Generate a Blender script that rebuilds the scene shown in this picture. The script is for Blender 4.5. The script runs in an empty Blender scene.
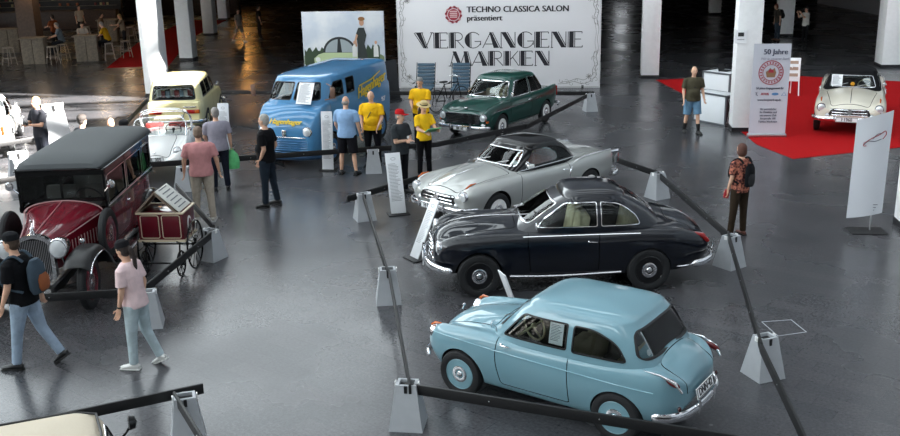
import bpy, bmesh, math, random
import numpy as np
from mathutils import Vector, Matrix

C = bpy.context.scene.collection
S = bpy.context.scene
PI = math.pi

# ---------------------------------------------------------------- camera, world, sun, exposure
CAM_F, CAM_H = 975.6, 5.293
def _cam_axes():
    d = Vector(((522.6-450)/CAM_F, -(3544.0-218)/CAM_F, -1.0)).normalized()
    Z = -d
    fw = Vector((0, 0, -1)); Y = (fw-Z*fw.dot(Z)).normalized(); X = Y.cross(Z)
    return Matrix((X, Y, Z))
CAM_R = _cam_axes()
cam = bpy.data.objects.new('camera', bpy.data.cameras.new('camera'))
C.objects.link(cam)
cam.matrix_world = Matrix.Translation((0, 0, CAM_H)) @ CAM_R.to_4x4()
cam.data.sensor_width = 36.0
cam.data.lens = CAM_F*36/900
cam.data.clip_end = 400
S.camera = cam

def ground(u, v, z=0.0):
    w = CAM_R @ Vector(((u-450)/CAM_F, -(v-218)/CAM_F, -1.0))
    t = (CAM_H-z)/-w.z
    return Vector((w.x*t, w.y*t, z))

W = bpy.data.worlds.new('sky'); S.world = W; W.use_nodes = True
_n = W.node_tree.nodes; _l = W.node_tree.links
_bg = _n['Background']
_tc = _n.new('ShaderNodeTexCoord'); _sep = _n.new('ShaderNodeSeparateXYZ')
_l.new(_tc.outputs['Generated'], _sep.inputs[0])
_rp = _n.new('ShaderNodeValToRGB')
_mr = _n.new('ShaderNodeMapRange'); _mr.inputs['From Min'].default_value = -.8; _mr.inputs['From Max'].default_value = .6
_l.new(_sep.outputs['X'], _mr.inputs['Value'])
_l.new(_mr.outputs[0], _rp.inputs[0])
_rp.color_ramp.elements[0].color = (1.68, 1.86, 1.94, 1)
_rp.color_ramp.elements[1].color = (0.14, 0.14, 0.15, 1)
_l.new(_rp.outputs[0], _bg.inputs['Color'])
_bg.inputs['Strength'].default_value = 3.7

SUN_DIR = Vector((-0.85, 0.25, -0.47)).normalized()     # travel direction of the sunlight
sun = bpy.data.objects.new('sun', bpy.data.lights.new('sun', 'SUN'))
sun.data.energy = 75.0; sun.data.angle = math.radians(0.6); sun.data.color = (1.0, 0.96, 0.9)
sun.rotation_euler = SUN_DIR.to_track_quat('-Z', 'Y').to_euler()
C.objects.link(sun)

S.view_settings.view_transform = 'Standard'; S.view_settings.look = 'None'
S.view_settings.gamma = 1.0; S.view_settings.use_curve_mapping = False
S.view_settings.exposure = 0.0

# ---------------------------------------------------------------- materials
def lin(c):
    if isinstance(c, str):
        c = [int(c[i:i+2], 16)/255 for i in (0, 2, 4)]
        c = [x/12.92 if x <= 0.04045 else ((x+0.055)/1.055)**2.4 for x in c]
    return (c[0], c[1], c[2], 1.0)

_mc = {}
def mat(name, col, rough=0.5, metal=0.0, coat=0.0, noise=0.0, nscale=8.0, bump=0.0, bscale=30.0, emit=0.0, sheen=0.0, col2=None):
    if name in _mc: return _mc[name]
    m = bpy.data.materials.new(name); m.use_nodes = True
    nt = m.node_tree; p = nt.nodes['Principled BSDF']
    p.inputs['Base Color'].default_value = lin(col)
    p.inputs['Roughness'].default_value = rough
    p.inputs['Metallic'].default_value = metal
    p.inputs['Coat Weight'].default_value = coat
    p.inputs['Coat Roughness'].default_value = 0.04
    if coat: p.inputs['Specular IOR Level'].default_value = 0.15
    if rough >= .85: p.inputs['Specular IOR Level'].default_value = 0.15
    if sheen: p.inputs['Sheen Weight'].default_value = sheen
    if emit:
        p.inputs['Emission Color'].default_value = lin(col); p.inputs['Emission Strength'].default_value = emit
    tc = nt.nodes.new('ShaderNodeTexCoord')
    nz = nt.nodes.new('ShaderNodeTexNoise'); nz.inputs['Scale'].default_value = nscale
    nz.inputs['Detail'].default_value = 4
    nt.links.new(tc.outputs['Object'], nz.inputs['Vector'])
    if noise or col2:
        mx = nt.nodes.new('ShaderNodeMix'); mx.data_type = 'RGBA'
        a = lin(col); b = lin(col2) if col2 else tuple(x*(1-noise) for x in a[:3])+(1,)
        mx.inputs['A'].default_value = a; mx.inputs['B'].default_value = b
        rr = nt.nodes.new('ShaderNodeMapRange'); rr.inputs['From Min'].default_value = .42; rr.inputs['From Max'].default_value = .58
        nt.links.new(nz.outputs['Fac'], rr.inputs['Value']); nt.links.new(rr.outputs[0], mx.inputs['Factor'])
        nt.links.new(mx.outputs['Result'], p.inputs['Base Color'])
    if bump:
        bn = nt.nodes.new('ShaderNodeTexNoise'); bn.inputs['Scale'].default_value = bscale; bn.inputs['Detail'].default_value = 3
        nt.links.new(tc.outputs['Object'], bn.inputs['Vector'])
        bp = nt.nodes.new('ShaderNodeBump'); bp.inputs['Strength'].default_value = bump; bp.inputs['Distance'].default_value = 0.02
        nt.links.new(bn.outputs['Fac'], bp.inputs['Height']); nt.links.new(bp.outputs[0], p.inputs['Normal'])
    _mc[name] = m
    return m

def glass_mat(name, tint=(0.84, 0.88, 0.88), ior=1.36):
    if name in _mc: return _mc[name]
    m = bpy.data.materials.new(name); m.use_nodes = True
    nt = m.node_tree; nt.nodes.clear()
    o = nt.nodes.new('ShaderNodeOutputMaterial'); mx = nt.nodes.new('ShaderNodeMixShader')
    t = nt.nodes.new('ShaderNodeBsdfTransparent'); t.inputs[0].default_value = (*tint, 1)
    g = nt.nodes.new('ShaderNodeBsdfGlossy'); g.inputs['Roughness'].default_value = 0.02
    f = nt.nodes.new('ShaderNodeFresnel'); f.inputs[0].default_value = ior
    nt.links.new(f.outputs[0], mx.inputs[0]); nt.links.new(t.outputs[0], mx.inputs[1]); nt.links.new(g.outputs[0], mx.inputs[2])
    nt.links.new(mx.outputs[0], o.inputs[0])
    _mc[name] = m
    return m

chrome = mat('chrome', (0.82, 0.82, 0.84), 0.12, 1.0)
steel = mat('brushed_steel', (0.6, 0.6, 0.62), 0.35, 1.0)
rubber = mat('rubber', '17181a', 0.7, bump=.2)
black = mat('black_plastic', '101012', 0.5)
gloss_black = mat('black_enamel', '08080a', 0.2, coat=.6)
dark_inside = mat('dark_interior', '151414', 0.9)
white_paint = mat('white_paint', 'f2f2f0', 0.5)
white_print = mat('white_print', 'f0f1f3', 0.55)
glass = glass_mat('window_glass')
lamp_glass = mat('lamp_glass', (0.75, 0.78, 0.8), 0.1, 0.35, coat=1)
red_glass = mat('red_lamp_glass', '9c1212', 0.15, coat=1)
amber_glass = mat('amber_lamp_glass', 'c25a18', 0.2, coat=1)
cream_fabric = mat('cream_fabric', 'cfc3a0', 0.9, noise=.15)
skin = mat('skin', 'dcae92', 0.6, noise=.1)

# ---------------------------------------------------------------- helpers: objects
def tag(o, label=None, cat=None, group=None, kind=None):
    if label: o['label'] = label
    if cat: o['category'] = cat
    if group: o['group'] = group
    if kind: o['kind'] = kind
    return o

def empty(name, loc=(0, 0, 0), rz=0.0, label=None, cat=None, group=None):
    o = bpy.data.objects.new(name, None); C.objects.link(o)
    o.location = loc; o.rotation_euler = (0, 0, rz); o.empty_display_size = 0.2
    return tag(o, label, cat, group)

def link(name, me, parent=None, loc=None, rot=None):
    o = bpy.data.objects.new(name, me); C.objects.link(o)
    if parent is not None: o.parent = parent
    if loc is not None: o.location = loc
    if rot is not None: o.rotation_euler = rot
    return o

def copy_tree(o, parent=None):
    c = o.copy(); C.objects.link(c)
    if parent is not None: c.parent = parent
    for ch in list(o.children): copy_tree(ch, c)
    return c

def finish(me, smooth=True, ang=35):
    if smooth:
        me.polygons.foreach_set('use_smooth', [True]*len(me.polygons))
        me.set_sharp_from_angle(angle=math.radians(ang))
    me.update()
    return me

def rot_to(d):
    return Vector(d).normalized().to_track_quat('Z', 'Y').to_matrix().to_4x4()

class MB:
    """collects shapes into one mesh"""
    def __init__(s): s.v = []; s.f = []; s.m = []
    def add(s, vs, fs, mi=0, M=None):
        b = len(s.v)
        s.v += [tuple(M @ Vector(p)) if M is not None else tuple(p) for p in vs]
        s.f += [tuple(b+i for i in f) for f in fs]; s.m += [mi]*len(fs)
        return s
    def box(s, c, d, mi=0, rz=0, M=None, bev=0.0):
        bm = bmesh.new(); bmesh.ops.create_cube(bm, size=1)
        for v in bm.verts: v.co = Vector((v.co.x*d[0], v.co.y*d[1], v.co.z*d[2]))
        if bev: bmesh.ops.bevel(bm, geom=bm.edges[:], offset=bev, segments=2, affect='EDGES', profile=.5)
        T = Matrix.Translation(c) @ Matrix.Rotation(rz, 4, 'Z')
        if M is not None: T = M @ T
        bm.verts.index_update()
        s.add([v.co[:] for v in bm.verts], [[v.index for v in f.verts] for f in bm.faces], mi, T); bm.free()
        return s
    def tube(s, pts, r, n=10, mi=0, cap=True, closed=False, flat=1.0, up=(0, 0, 1)):
        """sweep a (flattened) circle along pts; r number or list"""
        P = [Vector(p) for p in pts]; N = len(P)
        rs = r if isinstance(r, (list, tuple)) else [r]*N
        vs = []; up0 = Vector(up)
        for i, p in enumerate(P):
            if closed: t = P[(i+1) % N]-P[i-1]
            else: t = P[min(i+1, N-1)]-P[max(i-1, 0)]
            t = t.normalized()
            if abs(t.dot(up0)) > .97: a = t.cross(Vector((0, 1, 0.1))).normalized()
            else: a = t.cross(up0).normalized()
            b = a.cross(t).normalized()
            for k in range(n):
                q = 2*PI*k/n
                vs.append(p + a*math.cos(q)*rs[i]*flat + b*math.sin(q)*rs[i])
        fs = []
        for i in range(N if closed else N-1):
            j = (i+1) % N
            for k in range(n):
                l = (k+1) % n
                fs.append((i*n+k, i*n+l, j*n+l, j*n+k))
        if cap and not closed:
            fs.append(tuple(range(n))[::-1]); fs.append(tuple((N-1)*n+k for k in range(n)))
        return s.add(vs, [f[::-1] for f in fs], mi)
    def lathe(s, prof, n=24, mi=0, M=None):
        """prof [(r,h)] about local Z"""
        vs = []; fs = []; N = len(prof)
        for r, h in prof:
            for k in range(n): vs.append((r*math.cos(2*PI*k/n), r*math.sin(2*PI*k/n), h))
        for i in range(N-1):
            for k in range(n):
                l = (k+1) % n; fs.append((i*n+k, i*n+l, (i+1)*n+l, (i+1)*n+k))
        if prof[0][0] > 1e-4: fs.append(tuple(range(n))[::-1])
        if prof[-1][0] > 1e-4: fs.append(tuple((N-1)*n+k for k in range(n)))
        return s.add(vs, fs, mi, M)
    def ball(s, c, r, mi=0, n=16, M=None):
        r = r if isinstance(r, (tuple, list)) else (r, r, r)
        prof = [(math.sin(PI*i/(n//2))+(1e-5 if i in (0, n//2) else 0), -math.cos(PI*i/(n//2))) for i in range(n//2+1)]
        T = Matrix.Translation(c) @ Matrix.Diagonal((*r, 1))
        if M is not None: T = M @ T
        return s.lathe(prof, n, mi, T)
    def prism(s, pts, axis, lo, hi, mi=0, M=None):
        """2D outline extruded along axis; pts in the other two axes (x,z)|(y,z)|(x,y)"""
        def mk(p, t):
            return (p[0], t, p[1]) if axis == 'y' else (t, p[0], p[1]) if axis == 'x' else (p[0], p[1], t)
        n = len(pts)
        area = sum(pts[i][0]*pts[(i+1) % n][1]-pts[(i+1) % n][0]*pts[i][1] for i in range(n))
        vs = [mk(p, lo) for p in pts]+[mk(p, hi) for p in pts]
        fs = [tuple(range(n))[::-1], tuple(range(n, 2*n))]+[(i, (i+1) % n, n+(i+1) % n, n+i) for i in range(n)]
        flip = (area < 0) != (axis == 'y')
        if flip: fs = [f[::-1] for f in fs]
        return s.add(vs, fs, mi, M)
    def ribbon(s, outer, inner, axis, lo, hi, mi=0, M=None):
        def mk(p, t):
            return (p[0], t, p[1]) if axis == 'y' else (t, p[0], p[1]) if axis == 'x' else (p[0], p[1], t)
        n = len(outer)
        area = sum(outer[i][0]*outer[(i+1) % n][1]-outer[(i+1) % n][0]*outer[i][1] for i in range(n))
        vs = [mk(p, lo) for p in outer]+[mk(p, hi) for p in outer]+[mk(p, lo) for p in inner]+[mk(p, hi) for p in inner]
        fs = []
        for i in range(n):
            j = (i+1) % n
            fs += [(i, j, n+j, n+i), (2*n+j, 2*n+i, 3*n+i, 3*n+j), (j, i, 2*n+i, 2*n+j), (n+i, n+j, 3*n+j, 3*n+i)]
        if (area < 0) != (axis == 'y'): fs = [f[::-1] for f in fs]
        return s.add(vs, fs, mi, M)
    def mesh(s, mats, smooth=True, ang=35):
        me = bpy.data.meshes.new('m'); me.from_pydata(s.v, [], s.f)
        for m in (mats if isinstance(mats, (list, tuple)) else [mats]): me.materials.append(m)
        me.polygons.foreach_set('material_index', s.m)
        return finish(me, smooth, ang)
    def build(s, name, mats, parent=None, loc=None, rot=None, smooth=True, ang=35):
        me = s.mesh(mats, smooth, ang); me.name = name
        return link(name, me, parent, loc, rot)

def text_mesh(body, size, extrude=0.002, align='CENTER'):
    cu = bpy.data.curves.new('t', 'FONT'); cu.body = body; cu.size = size; cu.extrude = extrude
    cu.align_x = align; cu.align_y = 'CENTER'; cu.resolution_u = 3
    o = bpy.data.objects.new('t', cu); C.objects.link(o)
    bpy.context.view_layer.update()
    me = bpy.data.meshes.new_from_object(o.evaluated_get(bpy.context.evaluated_depsgraph_get()))
    bpy.data.objects.remove(o); bpy.data.curves.remove(cu)
    return me

def add_text(mb, body, size, M, mi=0, squash=1.0, shear=0.0, align='CENTER', bold=0.0):
    """text lying in local XY of M, facing local +Z"""
    me = text_mesh(body, size, align=align)
    T = M @ Matrix(((squash, shear, 0, 0), (0, 1, 0, 0), (0, 0, 1, 0), (0, 0, 0, 1)))
    vs = [v.co[:] for v in me.vertices]; fs = [tuple(p.vertices) for p in me.polygons]
    mb.add(vs, fs, mi, T)
    if bold:
        mb.add(vs, fs, mi, T @ Matrix.Translation((bold, 0, 0.0002)))
    bpy.data.meshes.remove(me)

def frame(o, x, z):
    """matrix with local X=x, local Z=z (normal), origin o"""
    x = Vector(x).normalized(); z = Vector(z).normalized(); y = z.cross(x).normalized(); x = y.cross(z)
    M = Matrix((x, y, z)).transposed().to_4x4(); M.translation = Vector(o); return M

# ---------------------------------------------------------------- numeric helpers
def pchip(pts, x):
    xs = np.array([p[0] for p in pts], float); ys = np.array([p[1] for p in pts], float)
    if xs[0] > xs[-1]: xs = xs[::-1]; ys = ys[::-1]
    x = np.clip(x, xs[0], xs[-1])
    if len(xs) == 1: return np.full_like(x, ys[0])
    h = np.diff(xs); d = np.diff(ys)/h; m = np.zeros(len(xs))
    m[0] = d[0]; m[-1] = d[-1]
    for i in range(1, len(xs)-1):
        if d[i-1]*d[i] > 0:
            w1 = 2*h[i]+h[i-1]; w2 = h[i]+2*h[i-1]; m[i] = (w1+w2)/(w1/d[i-1]+w2/d[i])
    i = np.clip(np.searchsorted(xs, x)-1, 0, len(h)-1)
    t = (x-xs[i])/h[i]
    return (2*t**3-3*t**2+1)*ys[i]+(t**3-2*t**2+t)*h[i]*m[i]+(-2*t**3+3*t**2)*ys[i+1]+(t**3-t**2)*h[i]*m[i+1]

def bspline(cp, n):
    """clamped-ish uniform cubic B-spline samples of control points cp [(..)]"""
    cp = np.array(cp, float)
    cp = np.vstack([2*cp[0]-cp[1], cp, 2*cp[-1]-cp[-2]])
    k = len(cp)-3; out = []
    for u in np.linspace(0, k-1e-9, n):
        i = int(u); t = u-i
        b = np.array([(1-t)**3, 3*t**3-6*t**2+4, -3*t**3+3*t**2+3*t+1, t**3])/6
        out.append(b @ cp[i:i+4])
    return np.array(out)

def catmull(P, n, closed=False):
    P = [Vector(p) for p in P]; out = []; N = len(P)
    seg = N if closed else N-1
    for i in range(seg):
        p0 = P[(i-1) % N] if closed or i > 0 else P[0]
        p1 = P[i]; p2 = P[(i+1) % N]; p3 = P[(i+2) % N] if closed or i+2 < N else P[-1]
        for k in range(n):
            t = k/n
            out.append(0.5*((2*p1)+(p2-p0)*t+(2*p0-5*p1+4*p2-p3)*t*t+(3*p1-p0-3*p2+p3)*t**3))
    if not closed: out.append(P[-1])
    return out

def round_poly(pts, r, k=5):
    out = []; n = len(pts); P = [Vector((p[0], p[1])) for p in pts]
    rs = r if isinstance(r, (list, tuple)) else [r]*n
    for i in range(n):
        a, b, c = P[i-1], P[i], P[(i+1) % n]
        rr = min(rs[i], (a-b).length*.48, (c-b).length*.48)
        p0 = b+(a-b).normalized()*rr; p1 = b+(c-b).normalized()*rr
        for j in range(k+1):
            t = j/k; q = p0*(1-t)**2+b*2*t*(1-t)+p1*t*t
            out.append((q.x, q.y))
    return out

def offset_poly(pts, d):
    """positive d grows the outline"""
    n = len(pts)
    area = sum(pts[i][0]*pts[(i+1) % n][1]-pts[(i+1) % n][0]*pts[i][1] for i in range(n))
    s = 1 if area > 0 else -1
    out = []
    for i in range(n):
        a = Vector(pts[i-1]); b = Vector(pts[i]); c = Vector(pts[(i+1) % n])
        e1 = (b-a); e2 = (c-b)
        n1 = Vector((e1.y, -e1.x)).normalized() if e1.length > 1e-9 else Vector((0, 0))
        n2 = Vector((e2.y, -e2.x)).normalized() if e2.length > 1e-9 else Vector((0, 0))
        m = (n1+n2); m = m.normalized() if m.length > 1e-6 else n1
        out.append((b.x+m.x*d*s, b.y+m.y*d*s))
    return out

def _vol(me):
    bm = bmesh.new(); bm.from_mesh(me); v = bm.calc_volume(signed=True); bm.free(); return v

def boo(me, cutter, op, lo=.25):
    """boolean of two meshes -> new mesh; retried when the solver gives an implausible volume"""
    v0 = _vol(me); vc = _vol(cutter)
    if vc < 0: cutter.flip_normals(); vc = -vc
    if v0 < 0: me.flip_normals(); v0 = -v0
    best = None; v = 0
    for k, solver in enumerate(('EXACT', 'EXACT', 'EXACT', 'FAST', 'FAST')):
        a = bpy.data.objects.new('a', me); b = bpy.data.objects.new('b', cutter)
        C.objects.link(a); C.objects.link(b)
        b.location = (k*.0011, k*.0007, k*-.0009)
        md = a.modifiers.new('b', 'BOOLEAN'); md.operation = op; md.object = b; md.solver = solver
        if solver == 'EXACT': md.material_mode = 'TRANSFER'
        dg = bpy.context.evaluated_depsgraph_get(); dg.update()
        out = bpy.data.meshes.new_from_object(a.evaluated_get(dg))
        bpy.data.objects.remove(a); bpy.data.objects.remove(b)
        v = _vol(out)
        ok = (lo*v0 < v < v0*.9998) if op == 'DIFFERENCE' else (1e-7 < v < min(v0*.999, vc*.985))
        if ok: return finish(out)
        if best is None: best = out
    print('BOO-FAIL', op, v0, v, len(me.polygons), len(cutter.polygons))
    return finish(best)
# ---------------------------------------------------------------- the hall
def floor_mat():
    m = bpy.data.materials.new('floor_tiles'); m.use_nodes = True
    nt = m.node_tree; p = nt.nodes['Principled BSDF']; N = nt.nodes.new; L = nt.links.new
    tc = N('ShaderNodeTexCoord'); mp = N('ShaderNodeMapping'); mp.inputs['Rotation'].default_value = (0, 0, math.radians(38))
    L(tc.outputs['Object'], mp.inputs[0])
    br = N('ShaderNodeTexBrick'); br.offset = 0.5; br.inputs['Scale'].default_value = 1.0
    br.inputs['Brick Width'].default_value = .6; br.inputs['Row Height'].default_value = .3
    br.inputs['Mortar Size'].default_value = .005; br.inputs['Mortar Smooth'].default_value = .3
    br.inputs['Color1'].default_value = lin('48474a'); br.inputs['Color2'].default_value = lin('3f4043'); br.inputs['Mortar'].default_value = lin('38393c')
    L(mp.outputs[0], br.inputs['Vector'])
    n1 = N('ShaderNodeTexNoise'); n1.inputs['Scale'].default_value = 26; n1.inputs['Detail'].default_value = 7; n1.inputs['Roughness'].default_value = .7
    n2 = N('ShaderNodeTexNoise'); n2.inputs['Scale'].default_value = .45; n2.inputs['Detail'].default_value = 4
    L(mp.outputs[0], n1.inputs['Vector']); L(mp.outputs[0], n2.inputs['Vector'])
    mx = N('ShaderNodeMix'); mx.data_type = 'RGBA'; mx.blend_type = 'MULTIPLY'; mx.inputs['Factor'].default_value = 1
    r1 = N('ShaderNodeMapRange'); r1.inputs['From Min'].default_value = .3; r1.inputs['From Max'].default_value = .7; r1.inputs['To Min'].default_value = .6; r1.inputs['To Max'].default_value = 1.4
    L(n1.outputs['Fac'], r1.inputs['Value']); L(br.outputs['Color'], mx.inputs['A']); L(r1.outputs[0], mx.inputs['B'])
    L(mx.outputs['Result'], p.inputs['Base Color'])
    r2 = N('ShaderNodeMapRange'); r2.inputs['From Min'].default_value = .3; r2.inputs['From Max'].default_value = .7; r2.inputs['To Min'].default_value = .21; r2.inputs['To Max'].default_value = .32
    L(n2.outputs['Fac'], r2.inputs['Value']); L(r2.outputs[0], p.inputs['Roughness'])
    # fine scratches
    sc = N('ShaderNodeMapping'); sc.inputs['Rotation'].default_value = (0, 0, .7); sc.inputs['Scale'].default_value = (90, 2.2, 1)
    L(tc.outputs['Object'], sc.inputs[0])
    n3 = N('ShaderNodeTexNoise'); n3.inputs['Scale'].default_value = 1.2; n3.inputs['Detail'].default_value = 2
    L(sc.outputs[0], n3.inputs['Vector'])
    bp = N('ShaderNodeBump'); bp.inputs['Strength'].default_value = .035; bp.inputs['Distance'].default_value = .01
    L(n3.outputs['Fac'], bp.inputs['Height']); L(bp.outputs[0], p.inputs['Normal'])
    p.inputs['Specular IOR Level'].default_value = .5
    return m

def struct(o, *a): o['kind'] = 'structure'; return o

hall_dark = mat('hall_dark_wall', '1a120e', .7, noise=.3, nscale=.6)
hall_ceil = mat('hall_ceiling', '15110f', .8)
struct(MB().box((0, 45, -.15), (110, 130, .3)).build('floor', [floor_mat()], smooth=False))
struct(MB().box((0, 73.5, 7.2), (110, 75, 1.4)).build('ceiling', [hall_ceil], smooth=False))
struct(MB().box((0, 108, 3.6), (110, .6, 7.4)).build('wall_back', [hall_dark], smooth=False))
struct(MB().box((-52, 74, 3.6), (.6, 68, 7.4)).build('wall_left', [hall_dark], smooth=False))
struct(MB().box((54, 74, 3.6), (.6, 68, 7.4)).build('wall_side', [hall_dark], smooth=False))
struct(MB().box((-34, 8, 4.5), (.5, 56, 9)).build('wall_left', [mat('wall_taupe', '5d5a58', .8, noise=.15, nscale=.5)], smooth=False))
struct(MB().box((-4, -22.5, 10.5), (100, .5, 21)).build('wall_front_bounce', [mat('wall_bounce_plaster', '8f8c89', .8)], smooth=False))  # unseen wall behind the camera; height and pale tone shaped for bounce light
struct(MB().box((25.9, 36.6, 16.5), (56.2, .5, 18)).build('wall_upper_blocker', [mat('wall_grey', '84868a', .8)], smooth=False))  # added out of view, to darken the floor's reflections on the right
struct(MB().box((0, 37.2, 5.85), (110, .4, 1.4)).build('trim_sky_blocker', [hall_ceil], smooth=False))  # added above the view, to cut sky light entering the hall
# added unseen wall blocks the sun; its holes are shaped to throw sun patches
def sun_mask_wall():
    X0 = 26.0
    wallm = mat('sun_mask_plaster', 'a9adb3', .8)
    me = MB().box((X0, 14, 16), (.4, 110, 32)).mesh([wallm], smooth=False)
    def hit(p):
        p = Vector(p); t = (X0-p.x)/(-SUN_DIR.x); q = p-SUN_DIR*t; return (q.y, q.z)
    holes = [
        [(-20.5, 33.2, 0), (-11.2, 34.6, 0), (-10.2, 33.2, 0), (-20, 31.8, 0)],
        [(-21, 31.2, 0), (-10.3, 32.6, 0), (-9.9, 29.9, 0), (-20, 28.7, 0)],
        [(-20, 28.2, 0), (-9.8, 29.4, 0), (-9.4, 26.9, 0), (-18.5, 25.4, 0)],
        [(-18, 24.9, 0), (-9.3, 26.4, 0), (-8.4, 23.9, 0), (-16.5, 22.0, 0)],
        [(-16, 21.5, 0), (-8.9, 23.2, 0), (-9.2, 20.9, 0), (-13.5, 17.6, 0)],
    ]
    holes = holes
    w = me
    for h in holes: w = boo(w, MB().prism([hit(p) for p in h], 'x', X0-1, X0+1).mesh([wallm], smooth=False), 'DIFFERENCE')
    # opening whose light falls on the front of the first column
    a = hit((-12.6, 34.6, 1.2)); b = hit((-9.0, 33.1, 1.2)); c = hit((-9.0, 33.1, 7.6)); d = hit((-12.6, 34.6, 7.6))
    w = boo(w, MB().prism([a, b, c, d], 'x', X0-1, X0+1).mesh([wallm], smooth=False), 'DIFFERENCE')
    struct(link('wall_sun_mask', w))
sun_mask_wall()
# steel roof trusses of the glazed part
def trusses():
    tm = mat('truss_paint', 'd8dadd', .5)
    mb = MB()
    for y in range(-12, 36, 6):
        mb.box((-4, y, 15.2), (58, .16, .16)); mb.box((-4, y, 13.8), (58, .12, .12))
        for k in range(-16, 14):
            x = -4+k*1.8
            mb.tube([(x, y, 13.8), (x+.9, y, 15.2), (x+1.8, y, 13.8)], .045, 6)
    struct(mb.build('ceiling_truss', [tm], smooth=False))
    rf = MB()
    for k in range(11): rf.box((-21.4, -34+9.5*k, 30.2), (95, 5.6, .3))
    struct(rf.build('ceiling_panel', [mat('roof_panel', '55585c', .7)], smooth=False))
trusses()

col_m = mat('column_paint', 'f4f4f4', .6, noise=.03)
skirt_m = mat('column_base', '17171a', .5)
def column(n, x, y, w=.78, d=.78, rz=-.13, h=6.5):
    mb = MB(); mb.box((0, 0, h/2+.0), (w, d, h), 0, bev=.01)
    o = mb.build('trim_%d' % n, [col_m], loc=(x, y, 0), rot=(0, 0, rz)); o['kind'] = 'structure'
    MB().box((0, 0, .06), (w+.02, d+.02, .12), 0).build('plinth', [skirt_m], o)
cols = [(-10.13, 34.1, .64), (-11.62, 44.3, .62), (-13.25, 55.7, .62), (-14.7, 66.0, .62), (7.45, 35.9, .64), (7.93, 25.9, .62), (8.45, 16.72, .72), (16.75, 48.9, .74), (16.8, 62.0, .7), (17.0, 37.4, .95), (26.6, 50, .8), (28.0, 64, .8), (-19.1, 45.6, .72), (-30, 47, .8), (26.5, 40, .8), (-3.8, 66, .8), (6.4, 66, .8), (-1.4, 56.5, .8)]
for i, (x, y, w) in enumerate(cols[:-3]):
    if i == 12:
        mb = MB(); mb.box((0, 0, 3.25), (.8, .8, 6.5)); o = mb.build('trim_13', [mat('brown_column', '5b4a3f', .6, noise=.2)], loc=(x, y, 0)); o['kind'] = 'structure'; continue
    column(i+1, x, y, w, w)

# warm lamps and bright panels deep in the hall
lamp_warm = mat('warm_lamp', 'ffb45e', .4, emit=20)
lamp_white = mat('cool_lamp', 'e8eef5', .4, emit=9)
def hall_lamp(x, y, z, sx, sz, m, lab, e=None):
    root = empty('hall_lamp', (x, y, z), 0, lab, 'lamp', 'lamps deep in the dark hall')
    MB().box((0, 0, 0), (sx+.1, .16, sz+.1), bev=.02).build('housing', [black], root)
    MB().box((0, -.09, 0), (sx, .04, sz)).build('diffuser', [m], root)
    MB().tube([(0, 0, sz/2), (0, 0, 6.5-z)], .02, 6).build('cord', [black], root)

# red carpets
red = mat('red_carpet', 'ad0d12', .95, noise=.12, nscale=40, bump=.3, bscale=300)
def carpet(pts, lab, thick=.012):
    mb = MB().prism(pts, 'z', 0.001, thick)
    tag(mb.build('red_carpet', [red], smooth=False), lab, 'carpet')
carpet([(7.55, 35.2), (8.0, 28.9), (7.75, 24.0), (8.1, 22.35), (11.0, 23.3), (16.5, 24.6), (15.8, 33.5), (12.1, 35.7), (9.8, 35.4)], 'bright red carpet under the white coupe beside the white column')
carpet([(-14.56, 42.0), (-12.0, 42.4), (-12.6, 46), (-13.9, 52), (-14.5, 66), (-17.2, 66), (-16.3, 52.2)], 'red carpet strip running past the bar tables in the dark hall')

# ---------------------------------------------------------------- barrier pedestals and boards
ped_m = mat('pedestal_grey', 'a9acb0', .55, noise=.04)
def ped_mesh(h=.52, a=.19, b=.115):
    mb = MB(); n = 4
    A = [(-a, -a), (a, -a), (a, a), (-a, a)]; B = [(-b, -b*.8), (b, -b*.8), (b, b*.8), (-b, b*.8)]
    vs = [(x, y, .0) for x, y in A]+[(x, y, h) for x, y in B]+[(x*.72, y*.72, h) for x, y in B]+[(x*.72, y*.72, h-.12) for x, y in B]
    fs = [(3, 2, 1, 0)]
    for i in range(4):
        j = (i+1) % 4; fs += [(i, j, 4+j, 4+i), (4+i, 4+j, 8+j, 8+i), (8+i, 8+j, 12+j, 12+i)]
    fs.append((12, 13, 14, 15))
    mb.add(vs, fs, 0)
    return mb.mesh([ped_m], smooth=False)
_pm = ped_mesh()
def slot_mesh():
    mb = MB(); mb.box((0, 0, .475), (.17, .13, .012), 0)
    mb.box((0, -.105, .475), (.035, .012, .085), 0); mb.box((0, .105, .475), (.035, .012, .085), 0)
    for s in (-1, 1): mb.box((.13*s, 0, .50), (.012, .05, .06), 1); 
    return mb.mesh([black, white_paint], smooth=False)
_sm = slot_mesh()
def pedestal(u, v, lab, rz=0., sc=1.0, pt=None):
    p = Vector(pt) if pt else ground(u, v)
    d = Vector((p.x, p.y, 0)).normalized()
    root = empty('barrier_pedestal', (p.x+d.x*.2*sc, p.y+d.y*.2*sc, 0), rz, lab, 'barrier', 'tapered grey barrier pedestals')
    root.scale = (sc, sc, sc)
    link('pedestal_body', _pm, root); link('slot', _sm, root)
    return root
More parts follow.
